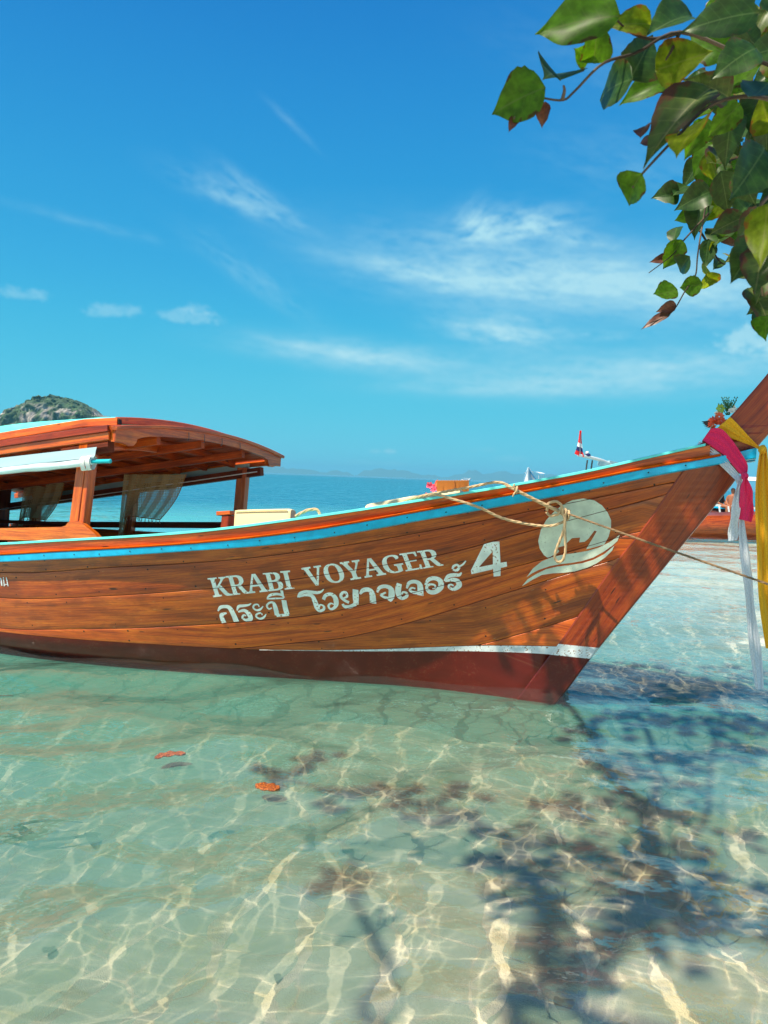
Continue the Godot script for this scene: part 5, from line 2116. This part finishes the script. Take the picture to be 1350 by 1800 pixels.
# leaves that hang into view: place, tip direction, length, kind, width over length
const LEAVES := [
	[0.293, 2.385, -1.350, -0.95, 0.05, -0.30, 0.149, 0, 0.62],
	[0.200, 2.252, -1.350, -0.94, -0.28, -0.22, 0.099, 0, 0.80],
	[0.271, 2.321, -1.380, -0.06, 0.77, -0.63, 0.096, 3, 0.85],
	[0.335, 2.383, -1.450, -0.54, -0.25, 0.80, 0.059, 0, 0.70],
	[0.349, 2.383, -1.420, -0.12, 0.31, 0.94, 0.078, 0, 0.65],
	[0.377, 2.327, -1.450, -0.56, 0.17, -0.81, 0.123, 3, 0.60],
	[0.459, 2.412, -1.500, 0.46, 0.87, 0.16, 0.099, 3, 0.80],
	[0.510, 2.376, -1.450, 0.51, -0.13, 0.85, 0.112, 1, 0.65],
	[0.478, 2.380, -1.550, -0.96, -0.26, 0.14, 0.091, 0, 0.60],
	[0.197, 2.214, -1.360, -0.28, -0.88, 0.39, 0.032, 4, 0.50],
	[0.252, 2.239, -1.380, -0.09, -0.95, -0.30, 0.043, 4, 0.55],
	[0.404, 2.415, -1.400, -0.95, -0.07, 0.31, 0.082, 1, 0.55],
	[0.461, 2.397, -1.350, -0.72, -0.37, 0.59, 0.119, 3, 0.55],
	[0.523, 2.371, -1.300, -0.99, -0.15, 0.05, 0.124, 3, 0.50],
	[0.474, 2.239, -1.350, -0.72, -0.61, 0.34, 0.189, 2, 0.42],
	[0.475, 2.183, -1.300, -0.51, -0.52, 0.68, 0.206, 1, 0.33],
	[0.399, 2.102, -1.350, -0.39, -0.66, -0.64, 0.071, 0, 0.75],
	[0.425, 2.220, -1.380, -0.43, -0.59, 0.68, 0.046, 4, 0.60],
	[0.437, 2.208, -1.400, -0.79, -0.45, 0.43, 0.041, 4, 0.40],
	[0.597, 2.366, -1.400, -0.75, -0.47, 0.46, 0.108, 3, 0.60],
	[0.593, 2.467, -1.550, -0.80, 0.57, -0.21, 0.103, 0, 0.60],
	[0.586, 2.244, -1.300, -0.56, -0.68, 0.47, 0.105, 3, 0.55],
	[0.715, 2.488, -1.700, -0.54, 0.08, -0.84, 0.125, 0, 0.60],
	[0.634, 2.412, -1.600, -0.83, 0.20, 0.52, 0.106, 2, 0.60],
	[0.585, 2.125, -1.300, -0.50, -0.77, 0.41, 0.124, 3, 0.60],
	[0.564, 1.992, -1.200, -0.30, -0.79, 0.53, 0.146, 1, 0.35],
	[0.629, 2.011, -1.400, -0.48, -0.87, 0.09, 0.098, 3, 0.60],
	[0.629, 1.973, -1.350, -0.23, -0.93, 0.28, 0.119, 2, 0.50],
	[0.717, 1.918, -1.500, -0.43, -0.56, 0.71, 0.077, 0, 0.55],
	[0.708, 1.988, -1.500, -0.43, -0.74, 0.51, 0.066, 2, 0.50],
	[0.646, 2.082, -1.450, -0.15, -0.30, -0.94, 0.107, 2, 0.40],
	[0.655, 2.136, -1.400, -0.42, -0.62, 0.66, 0.103, 3, 0.60],
	[0.974, 2.624, -2.700, -0.64, -0.41, 0.65, 0.103, 3, 0.70],
	[0.929, 2.600, -2.700, -0.98, -0.16, 0.12, 0.091, 3, 0.80],
	[1.051, 2.723, -2.800, -0.61, -0.78, 0.13, 0.113, 3, 0.60],
	[1.086, 2.827, -2.800, -0.16, -0.00, 0.99, 0.154, 3, 0.45],
	[1.064, 2.650, -2.700, -0.11, -0.84, -0.53, 0.119, 0, 0.70],
	[0.988, 2.557, -2.600, -0.92, -0.38, 0.05, 0.115, 3, 0.75],
	[1.144, 2.647, -2.800, -0.46, -0.63, 0.62, 0.124, 3, 0.70],
	[1.088, 2.548, -2.700, -0.50, -0.46, -0.73, 0.109, 1, 0.55],
	[1.115, 2.504, -2.600, -0.47, -0.22, -0.85, 0.153, 3, 0.70],
	[1.081, 2.440, -2.600, -0.58, -0.45, 0.68, 0.134, 3, 0.75],
	[1.038, 2.531, -2.700, -0.36, -0.87, 0.34, 0.109, 3, 0.75],
	[0.945, 2.450, -2.650, -0.37, -0.71, 0.60, 0.097, 3, 0.50],
	[0.941, 2.378, -2.650, -0.38, -0.86, -0.33, 0.117, 0, 0.55],
	[0.954, 2.331, -2.600, -0.17, -0.40, -0.90, 0.105, 3, 0.60],
	[0.921, 2.382, -2.700, -0.91, -0.26, 0.31, 0.079, 4, 0.40],
	[0.991, 2.277, -2.500, -0.69, -0.27, 0.67, 0.110, 1, 0.60],
	[0.948, 2.241, -2.500, -0.73, -0.04, -0.68, 0.083, 0, 0.70],
	[1.011, 2.249, -2.500, 0.43, -0.72, -0.55, 0.088, 1, 0.70],
	[0.869, 2.213, -2.500, -0.93, -0.37, -0.08, 0.085, 0, 0.80],
	[0.879, 2.171, -2.500, -0.92, -0.38, 0.11, 0.066, 4, 0.50],
	[0.844, 2.132, -2.500, -0.89, -0.46, 0.07, 0.114, 4, 0.25],
	[1.034, 2.371, -2.600, -0.10, -0.99, -0.06, 0.105, 3, 0.50],
	[1.117, 2.375, -2.700, -0.54, -0.55, 0.64, 0.079, 3, 0.50],
	[1.106, 2.407, -2.600, 0.37, -0.53, -0.76, 0.076, 4, 0.60],
	[1.054, 2.391, -2.600, 0.44, -0.67, -0.59, 0.057, 1, 0.50],
	[1.034, 2.564, -2.800, -0.91, -0.32, -0.25, 0.082, 0, 0.60],
	[1.265, 2.677, -2.900, -0.58, -0.66, 0.47, 0.128, 0, 0.60],
	[1.205, 2.827, -3.000, -0.66, -0.61, 0.44, 0.132, 3, 0.60],
	[1.281, 2.830, -3.000, -0.54, -0.01, -0.84, 0.132, 0, 0.60],
	[1.243, 2.914, -3.000, -0.41, -0.87, -0.26, 0.154, 3, 0.50],
	[1.305, 2.969, -3.000, -0.57, -0.55, 0.61, 0.176, 3, 0.60],
	[1.309, 2.648, -2.900, -0.54, -0.55, 0.64, 0.149, 3, 0.60],
	[1.110, 2.826, -2.900, -0.15, -0.98, 0.10, 0.085, 4, 0.50],
]
const TWIGS := [
	[Vector3(0.822, 2.430, -1.600), Vector3(0.639, 2.421, -1.500), Vector3(0.507, 2.428, -1.450), Vector3(0.422, 2.373, -1.420), Vector3(0.357, 2.341, -1.400), Vector3(0.303, 2.277, -1.370), Vector3(0.280, 2.256, -1.360), Vector3(0.238, 2.260, -1.360)],
	[Vector3(0.507, 2.428, -1.450), Vector3(0.458, 2.409, -1.440), Vector3(0.410, 2.407, -1.420), Vector3(0.373, 2.421, -1.400)],
	[Vector3(0.507, 2.428, -1.450), Vector3(0.493, 2.394, -1.450), Vector3(0.484, 2.378, -1.450)],
	[Vector3(0.280, 2.256, -1.360), Vector3(0.283, 2.272, -1.360), Vector3(0.281, 2.281, -1.360)],
	[Vector3(0.238, 2.260, -1.360), Vector3(0.209, 2.236, -1.360), Vector3(0.198, 2.221, -1.360)],
	[Vector3(1.503, 2.901, -2.900), Vector3(1.339, 2.896, -2.950), Vector3(1.146, 2.727, -2.800), Vector3(1.072, 2.609, -2.700), Vector3(1.024, 2.466, -2.620), Vector3(0.999, 2.361, -2.580), Vector3(0.972, 2.280, -2.520), Vector3(0.934, 2.225, -2.500), Vector3(0.894, 2.155, -2.500), Vector3(0.827, 2.120, -2.500)],
	[Vector3(1.056, 2.524, -2.650), Vector3(1.013, 2.475, -2.650), Vector3(0.973, 2.427, -2.650), Vector3(0.941, 2.382, -2.650), Vector3(0.874, 2.327, -2.680)],
	[Vector3(1.017, 2.457, -2.620), Vector3(1.095, 2.374, -2.650), Vector3(1.121, 2.356, -2.650)],
	[Vector3(1.146, 2.727, -2.800), Vector3(1.040, 2.645, -2.750), Vector3(0.944, 2.604, -2.700)],
	[Vector3(0.775, 2.315, -1.500), Vector3(0.608, 2.269, -1.350), Vector3(0.524, 2.242, -1.330), Vector3(0.466, 2.184, -1.320), Vector3(0.418, 2.130, -1.340), Vector3(0.405, 2.109, -1.350)],
	[Vector3(0.783, 2.188, -1.500), Vector3(0.633, 2.098, -1.350), Vector3(0.622, 2.031, -1.350), Vector3(0.662, 1.947, -1.400)],
]
# places on the sand and on the bow that the crown keeps in shade: x, z, size, height along the sunlight, fullness
const SHADE := [
	[-0.43, -4.28, 0.10, 6.20, 1.00],
	[-0.19, -4.53, 0.10, 6.20, 1.00],
	[-0.04, -4.04, 0.16, 6.20, 1.00],
	[0.20, -4.13, 0.14, 6.20, 1.00],
	[0.38, -4.01, 0.16, 6.20, 1.00],
	[0.57, -3.84, 0.16, 6.20, 1.00],
	[0.58, -4.16, 0.12, 6.20, 1.00],
	[0.76, -3.64, 0.16, 6.20, 1.00],
	[0.92, -3.50, 0.17, 6.20, 1.00],
	[0.77, -3.27, 0.14, 6.20, 1.00],
	[0.85, -3.08, 0.15, 6.20, 1.00],
	[0.76, -2.83, 0.14, 6.20, 1.00],
	[0.76, -2.71, 0.16, 6.20, 1.00],
	[0.65, -3.44, 0.10, 6.20, 1.00],
	[0.00, -3.22, 0.07, 6.20, 1.00],
	[2.05, -6.60, 0.34, 6.54, 1.00],
	[2.60, -7.19, 0.36, 6.91, 1.00],
	[2.95, -6.87, 0.40, 6.71, 1.00],
	[3.48, -7.12, 0.40, 6.86, 1.00],
	[1.93, -5.61, 0.28, 6.20, 1.00],
	[2.23, -5.53, 0.40, 6.20, 1.00],
	[2.67, -5.69, 0.40, 6.20, 1.00],
	[2.48, -4.85, 0.35, 6.20, 1.00],
	[2.14, -4.82, 0.33, 6.20, 1.00],
	[1.71, -4.54, 0.26, 6.20, 1.00],
	[1.49, -4.60, 0.20, 6.20, 1.00],
	[1.29, -4.02, 0.20, 6.20, 1.00],
	[1.60, -4.04, 0.20, 6.20, 1.00],
	[1.13, -3.66, 0.16, 6.20, 1.00],
	[1.20, -3.38, 0.20, 6.20, 1.00],
	[1.45, -3.49, 0.20, 6.20, 1.00],
	[1.58, -3.32, 0.22, 6.20, 1.00],
	[1.35, -3.10, 0.20, 6.20, 1.00],
	[1.12, -3.05, 0.15, 6.20, 1.00],
	[1.61, -3.12, 0.18, 6.20, 1.00],
	[1.12, -2.91, 0.12, 6.20, 1.00],
	[1.90, -3.72, 0.12, 6.20, 1.00],
	[1.18, -6.65, 0.16, 6.57, 1.00],
	[1.38, -6.21, 0.18, 6.30, 1.00],
	[1.55, -5.95, 0.20, 6.20, 1.00],
	[1.49, -5.24, 0.18, 6.20, 1.00],
	[1.04, -4.00, 0.13, 6.20, 1.00],
	[0.76, -6.44, 0.12, 6.44, 1.00],
]
# limbs: the line on the sand that each shades (x, z) and its height along the sunlight
const LIMBS := [
	[Vector3(-0.43, -4.28, 6.20), Vector3(-0.04, -4.11, 6.20), Vector3(0.38, -4.01, 6.20), Vector3(0.76, -3.64, 6.20), Vector3(0.83, -3.11, 6.20), Vector3(0.75, -2.71, 6.20), Vector3(0.72, -2.33, 6.20)],
	[Vector3(-0.02, -3.30, 6.20), Vector3(0.10, -3.00, 6.20), Vector3(0.20, -2.68, 6.20), Vector3(0.32, -2.31, 6.20)],
	[Vector3(2.05, -6.60, 6.54), Vector3(2.02, -5.51, 6.20), Vector3(1.73, -4.39, 6.20), Vector3(1.31, -3.48, 6.20), Vector3(1.06, -2.88, 6.20), Vector3(0.90, -2.45, 6.20)],
	[Vector3(0.92, -6.62, 6.55), Vector3(1.54, -6.09, 6.22), Vector3(1.53, -4.60, 6.20), Vector3(1.49, -3.74, 6.20), Vector3(1.40, -3.07, 6.20)],
	[Vector3(3.48, -7.12, 6.86), Vector3(2.47, -5.33, 6.20), Vector3(1.88, -4.06, 6.20), Vector3(1.45, -3.07, 6.20)],
]

# ---------------------------------------------------------------- floating things

func leaf_materials() -> void:
	leaf_mat("leaf_green", lin(0.075, 0.175, 0.010), lin(0.13, 0.20, 0.05), lin(0.07, 0.04, 0.012), 0.12, 31, 1.1)
	leaf_mat("leaf_lime", lin(0.19, 0.25, 0.018), lin(0.28, 0.30, 0.08), lin(0.25, 0.10, 0.03), 0.22, 33, 1.2)
	leaf_mat("leaf_burnt", lin(0.045, 0.075, 0.012), lin(0.15, 0.16, 0.06), lin(0.065, 0.026, 0.010), 0.38, 35, 0.6)
	leaf_mat("leaf_shaded", lin(0.020, 0.056, 0.008), lin(0.075, 0.13, 0.04), lin(0.07, 0.04, 0.012), 0.10, 37, 0.5)  # darkened copy of the green, shade put into the leaf colour
	leaf_mat("leaf_dry", lin(0.10, 0.035, 0.022), lin(0.16, 0.07, 0.04), lin(0.06, 0.02, 0.015), 0.3, 39, 0.4)


func floating_things() -> void:
	var spots := [[Vector3(-1.14, 0.0, -4.24), 0.085, 0.036, 0.5, "curved orange brown husk floating in the shallows, left of the other one"], [Vector3(-0.54, 0.0, -3.86), 0.066, 0.046, -0.3, "oval orange brown husk floating in the shallows, nearer the middle"]]
	for q in spots:
		var o := thing("floating_husk", q[4], "husk", Transform3D(Basis.from_euler(Vector3(0, q[3], 0)), q[0]), "orange husks floating on the water")
		var st := S()
		var rows := []
		var bent: float = 0.5 if q[3] > 0.0 else 0.05
		for i in 15:
			var t := i / 14.0
			var row := PackedVector3Array()
			var w: float = q[2] * sqrt(maxf(0.02, 1.0 - pow(t * 2.0 - 1.0, 2.0)))
			for k in 10:
				var a := TAU * k / 10.0
				var g := 1.0 + 0.07 * sin(i * 2.3 + k * 1.9) * sin(k * 3.1 + i)
				row.append(Vector3((t * 2.0 - 1.0) * q[1], sin(a) * 0.007 * g + 0.004 + 0.004 * sin(i * 1.3 + cos(a) * 3.0), cos(a) * w * g - bent * 0.06 * (1.0 - pow(t * 2.0 - 1.0, 2.0))))
			rows.append(row)
		loft(st, rows, true, true, true)
		part("fibre_body", st, M.husk, o)
	# sunk leaves and sticks on the sand
	var bits := [[-1.42, -3.30, 0.05, "dark leaf lying on the sand under the water, left"], [0.62, -3.75, 0.04, "thin dark leaf lying on the sand near the branch shadow"], [0.62, -2.42, 0.07, "dark wet leaf on the sand at the lower right"], [-0.35, -2.95, 0.03, "small dark leaf scrap on the pale sand, middle"]]
	for q in bits:
		var x: float = q[0]
		var z: float = q[1]
		var o := MeshInstance3D.new()
		o.mesh = leaf_mesh(3, 0.6, 0.2)
		o.material_override = M.leaf_dry
		o.name = numbered("sunken_leaf")
		add_child(o)
		o.transform = Transform3D(Basis.from_euler(Vector3(0, x * 9.0, 0)) * Basis.from_scale(Vector3.ONE * float(q[2]) * 1.6) * Basis.from_euler(Vector3(-PI / 2, 0, 0)), Vector3(x, bed(x, z) + 0.035, z))
		tag(o, q[3], "leaf", "sunken leaves")
	# added branch and blades, standing in for a dark reflection at the left
	var wb := thing("added_branch", "added dark branch and blades in place of a reflection, below the hull at left", "branch", Transform3D(Basis(), Vector3(-2.15, bed(-2.15, -4.45) + 0.06, -4.45)))
	var ws := S()
	tube(ws, curve([Vector3(-0.62, 0, 0.05), Vector3(-0.2, 0.02, 0), Vector3(0.2, 0.0, 0.06), Vector3(0.55, 0.01, -0.02)], 24), 0.022, 7, 0.006)
	tube(ws, curve([Vector3(-0.1, 0.01, 0), Vector3(0.15, 0.02, -0.14), Vector3(0.38, 0.0, -0.18)], 14), 0.012, 6, 0.003)
	part("wood", ws, M.bark, wb)
	for i in 7:
		var l := MeshInstance3D.new()
		l.name = "added_blade"
		l.mesh = leaf_mesh(4, 0.35, 0.3)
		l.material_override = M.leaf_dry
		l.transform = Transform3D(Basis.from_euler(Vector3(0, i * 1.7, 0)) * Basis.from_scale(Vector3.ONE * 0.2) * Basis.from_euler(Vector3(-PI / 2, 0, 0)), Vector3(-0.5 + 0.16 * i, 0.012, 0.05 * sin(i * 2.0)))
		wb.add_child(l, true)
	var tw := S()
	tube(tw, curve([Vector3(-0.14, 0.004, 0.02), Vector3(0.0, 0.01, 0.0), Vector3(0.12, 0.004, -0.05)], 10), 0.006, 6, 0.002)
	var o2 := part("floating_twig", tw, M.bark, self)
	o2.position = Vector3(-2.62, 0.0, -5.2)
	tag(o2, "thin brown twig floating near the left edge below the hull", "twig")


# ---------------------------------------------------------------- the tree that shades the beach

# broad leaf with a drip tip: folded along the midrib, curled, edges nibbled
func leaf_mesh(sd: int, width: float, curl: float) -> ArrayMesh:
	var r := RandomNumberGenerator.new()
	r.seed = sd * 101
	var st := S()
	st.set_smooth_group(0)
	var n := 16
	var prof := [0.0, 0.24, 0.37, 0.45, 0.495, 0.515, 0.515, 0.50, 0.475, 0.44, 0.395, 0.335, 0.265, 0.185, 0.11, 0.045, 0.0]
	var rows := []
	var uvs := []
	var fold := r.randf_range(0.15, 0.5)
	var twist := r.randf_range(-0.5, 0.5)
	for i in n + 1:
		var t := float(i) / n
		var row := []
		var uv := []
		var wl: float = prof[i] * width * (1.0 - 0.10 * r.randf() * float(r.randf() < 0.5))
		var wr: float = prof[i] * width * (1.0 - 0.10 * r.randf() * float(r.randf() < 0.5))
		for k in 7:
			var s := (k - 3) / 3.0
			var w := wl if s < 0.0 else wr
			var x := s * w
			var a := twist * (t - 0.3)
			var z := fold * absf(x) + 0.03 * sin(t * 11.0 + s * 3.0) * absf(s)
			var y := t
			var cz := -curl * t * t + z * cos(a)
			row.append(Vector3(x * cos(a) - z * sin(a), y * (1.0 - 0.12 * absf(curl) * t), cz + x * sin(a)))
			uv.append(Vector2(0.5 + s * 0.5 * prof[i] * 2.0 * 0.95, 1.0 - t))
		rows.append(row)
		uvs.append(uv)
	for i in n:
		for k in 6:
			tri(st, rows[i][k], rows[i + 1][k], rows[i + 1][k + 1], uvs[i][k], uvs[i + 1][k], uvs[i + 1][k + 1])
			tri(st, rows[i][k], rows[i + 1][k + 1], rows[i][k + 1], uvs[i][k], uvs[i + 1][k + 1], uvs[i][k + 1])
	st.generate_normals()
	return st.commit()


func leaf_mat(called: String, base: Color, vein: Color, edge: Color, burn: float, sd: int, glow: float) -> void:
	var w := 128
	var n := noise_img(w, w, 0.03, sd, 4)
	var img := Image.create(w, w, false, Image.FORMAT_RGB8)
	for y in w:
		for x in w:
			var u := absf(x / 127.0 - 0.5) * 2.0
			var v := y / 127.0
			var q := n.get_pixel(x, y).r
			var c := base * (0.8 + 0.45 * q)
			var side_vein := absf(fmod(v * 7.0 + u * 1.6 + 8.0, 1.0) - 0.5)
			c = c.lerp(vein, 0.55 * smoothstep(0.07, 0.0, side_vein) * (1.0 - u * 0.6))
			c = c.lerp(vein, 0.8 * smoothstep(0.05, 0.015, u))
			c = c.lerp(edge, smoothstep(1.0 - burn, 1.15 - burn * 0.6, u * 0.75 + q * 0.55))
			img.set_pixel(x, y, c)
	var m := mat(called, Color.WHITE, 0.42, ImageTexture.create_from_image(img))
	m.metallic_specular = 0.4
	m.backlight_enabled = true
	m.backlight = Color(glow, glow, glow * 0.55)


func beach_tree() -> void:
	var mats := [M.leaf_green, M.leaf_lime, M.leaf_burnt, M.leaf_shaded, M.leaf_dry]
	var root := Vector3(5.2, bed(5.2, 0.9) - 0.05, 0.9)
	var o := thing("beach_tree", "broad leaved beach tree reaching in from the right, its leaves hanging over the prow", "tree", Transform3D(Basis(), root))
	var st := S()
	tube(st, curve([Vector3(0, -0.3, 0), Vector3(-0.15, 0.8, -0.1), Vector3(-0.5, 1.9, -0.2), Vector3(-0.9, 2.9, -0.5)], 20), 0.19, 12, 0.12)
	part("trunk", st, M.bark, o)
	var fork := Vector3(4.3, 2.9, 0.4)
	for l in LIMBS:
		st = S()
		var pts := []
		for g: Vector3 in l:
			pts.append(Vector3(g.x, -0.35, g.y) + to_sun * g.z - root)
		var last: Vector3 = pts[-1] + root
		pts.append(last.lerp(fork, 0.35) + Vector3(0, 0.5, 0) - root)
		pts.append(last.lerp(fork, 0.72) + Vector3(0, 0.45, 0) - root)
		pts.append(fork - root)
		pts.reverse()
		tube(st, curve(pts, 36), 0.065 if l.size() > 4 else 0.032, 9, 0.012)
		part("limb", st, M.bark, o)
	# the bough that carries the twigs in view
	st = S()
	tube(st, curve([fork - root, Vector3(3.4, 3.4, -0.8) - root, Vector3(2.2, 3.2, -1.8) - root, Vector3(1.9, 2.9, -2.9) - root], 20), 0.06, 8, 0.012)
	part("limb", st, M.bark, o)
	st = S()
	tube(st, curve([fork - root, Vector3(2.8, 3.2, -0.4) - root, Vector3(1.4, 2.75, -1.2) - root, Vector3(0.95, 2.2, -1.6) - root], 20), 0.04, 8, 0.006)
	part("limb", st, M.bark, o)
	for t in TWIGS:
		st = S()
		var pts := []
		for p: Vector3 in t:
			pts.append(p - root)
		tube(st, curve(pts, pts.size() * 4), 0.0040, 6, 0.0016)
		part("twig", st, M.bark, o)
	# leaf shapes
	var shapes := []
	for i in 8:
		shapes.append(leaf_mesh(i + 1, 1.0, rng.randf_range(-0.45, 0.75)))
	# hanging leaves in view, each its own
	for q in LEAVES:
		hang(o, root, shapes, mats, Vector3(q[0], q[1], q[2]), Vector3(q[3], q[4], q[5]), float(q[6]), q[7], float(q[8]) * 1.12, 1.7)
	# the thick of the crown at the right edge
	for i in 228:
		var d := rng.randf_range(1.6, 3.3)
		var down := rng.randf()
		if i % 3 == 0:
			down *= 0.55
		var across := rng.randf_range(0.375 + 0.10 * maxf(0.0, down - 0.42) * 1.7, 0.54)
		var p := Vector3(d * across, 1.6 + d * lerpf(0.60, 0.19, down) + d * 0.0365 * across, -d)
		hang(o, root, shapes, mats, p, Vector3(rng.randf_range(-0.8, 0.5), rng.randf_range(-1.0, 0.1), rng.randf_range(-0.5, 0.5)).normalized(), rng.randf_range(0.08, 0.135), [0, 3, 3, 3, 2, 3, 0, 1][i % 8], rng.randf_range(0.55, 0.8))
	# crown overhead: clumps of leaves out of the frame that shade the water and the bow
	var where := []
	for s in SHADE:
		where.append([Vector3(s[0], -0.35, s[1]) + to_sun * s[3], s[2]])
	for s in [[Vector3(1.15, 2.2, 0.1), 0.34, 4.6], [Vector3(1.0, 1.7, 0.2), 0.26, 4.8], [Vector3(0.7, 1.25, 0.2), 0.10, 5.0], [Vector3(1.4, 1.5, 0.1), 0.3, 4.8], [Vector3(1.3, 0.8, 0.2), 0.3, 5.0], [Vector3(0.6, 1.8, 0.2), 0.10, 4.8], [Vector3(1.8, 2.8, 0.0), 0.4, 4.4]]:
		where.append([hull * (s[0] as Vector3) + to_sun * float(s[2]), s[1], 2.6])
	var places := []
	for w in where:
		var r: float = w[1]
		var n := int((6 + 190.0 * r * r) * (1.0 if w.size() < 3 else float(w[2])))
		for i in n:
			var v := Vector3(rng.randfn(0, 0.40), rng.randfn(0, 0.3), rng.randfn(0, 0.40)) * r * 1.25
			var p: Vector3 = w[0] + v
			if (p.y - 1.6) / -p.z < 0.72 and absf(p.x / p.z) < 0.62 and p.z < -0.3:
				continue
			var b := Basis.from_euler(Vector3(rng.randf_range(-0.8, 0.8) - 1.2, rng.randf() * TAU, rng.randf_range(-0.6, 0.6)))
			places.append(Transform3D(b.scaled(Vector3.ONE * rng.randf_range(0.11, 0.18)), p - root))
	var mm := MultiMesh.new()
	mm.transform_format = MultiMesh.TRANSFORM_3D
	mm.mesh = leaf_mesh(20, 0.7, 0.2)
	mm.instance_count = places.size()
	for i in places.size():
		mm.set_instance_transform(i, places[i])
	var f := MultiMeshInstance3D.new()
	f.name = "crown_foliage"
	f.multimesh = mm
	f.material_override = M.leaf_green
	o.add_child(f)
	f.set_meta("kind", "stuff")


func hang(o: Node3D, root: Vector3, shapes: Array, mats: Array, at: Vector3, dir: Vector3, length: float, kind: int, w: float, facing := 0.75) -> void:
	var l := MeshInstance3D.new()
	l.name = "leaf"
	l.mesh = shapes[rng.randi() % shapes.size()]
	l.material_override = mats[kind]
	var view := (Vector3(0, 1.6, 0) - at).normalized()
	var nrm := (view * facing + Vector3(rng.randf_range(-0.8, 0.8), rng.randf_range(0.0, 1.0), rng.randf_range(-0.4, 0.4))).normalized()
	var x := dir.cross(nrm).normalized()
	var z := x.cross(dir).normalized()
	var b := Basis(x * length * w, dir * length, z * length * w)
	l.transform = Transform3D(b, at - dir * length * 0.5 - root)
	o.add_child(l, true)
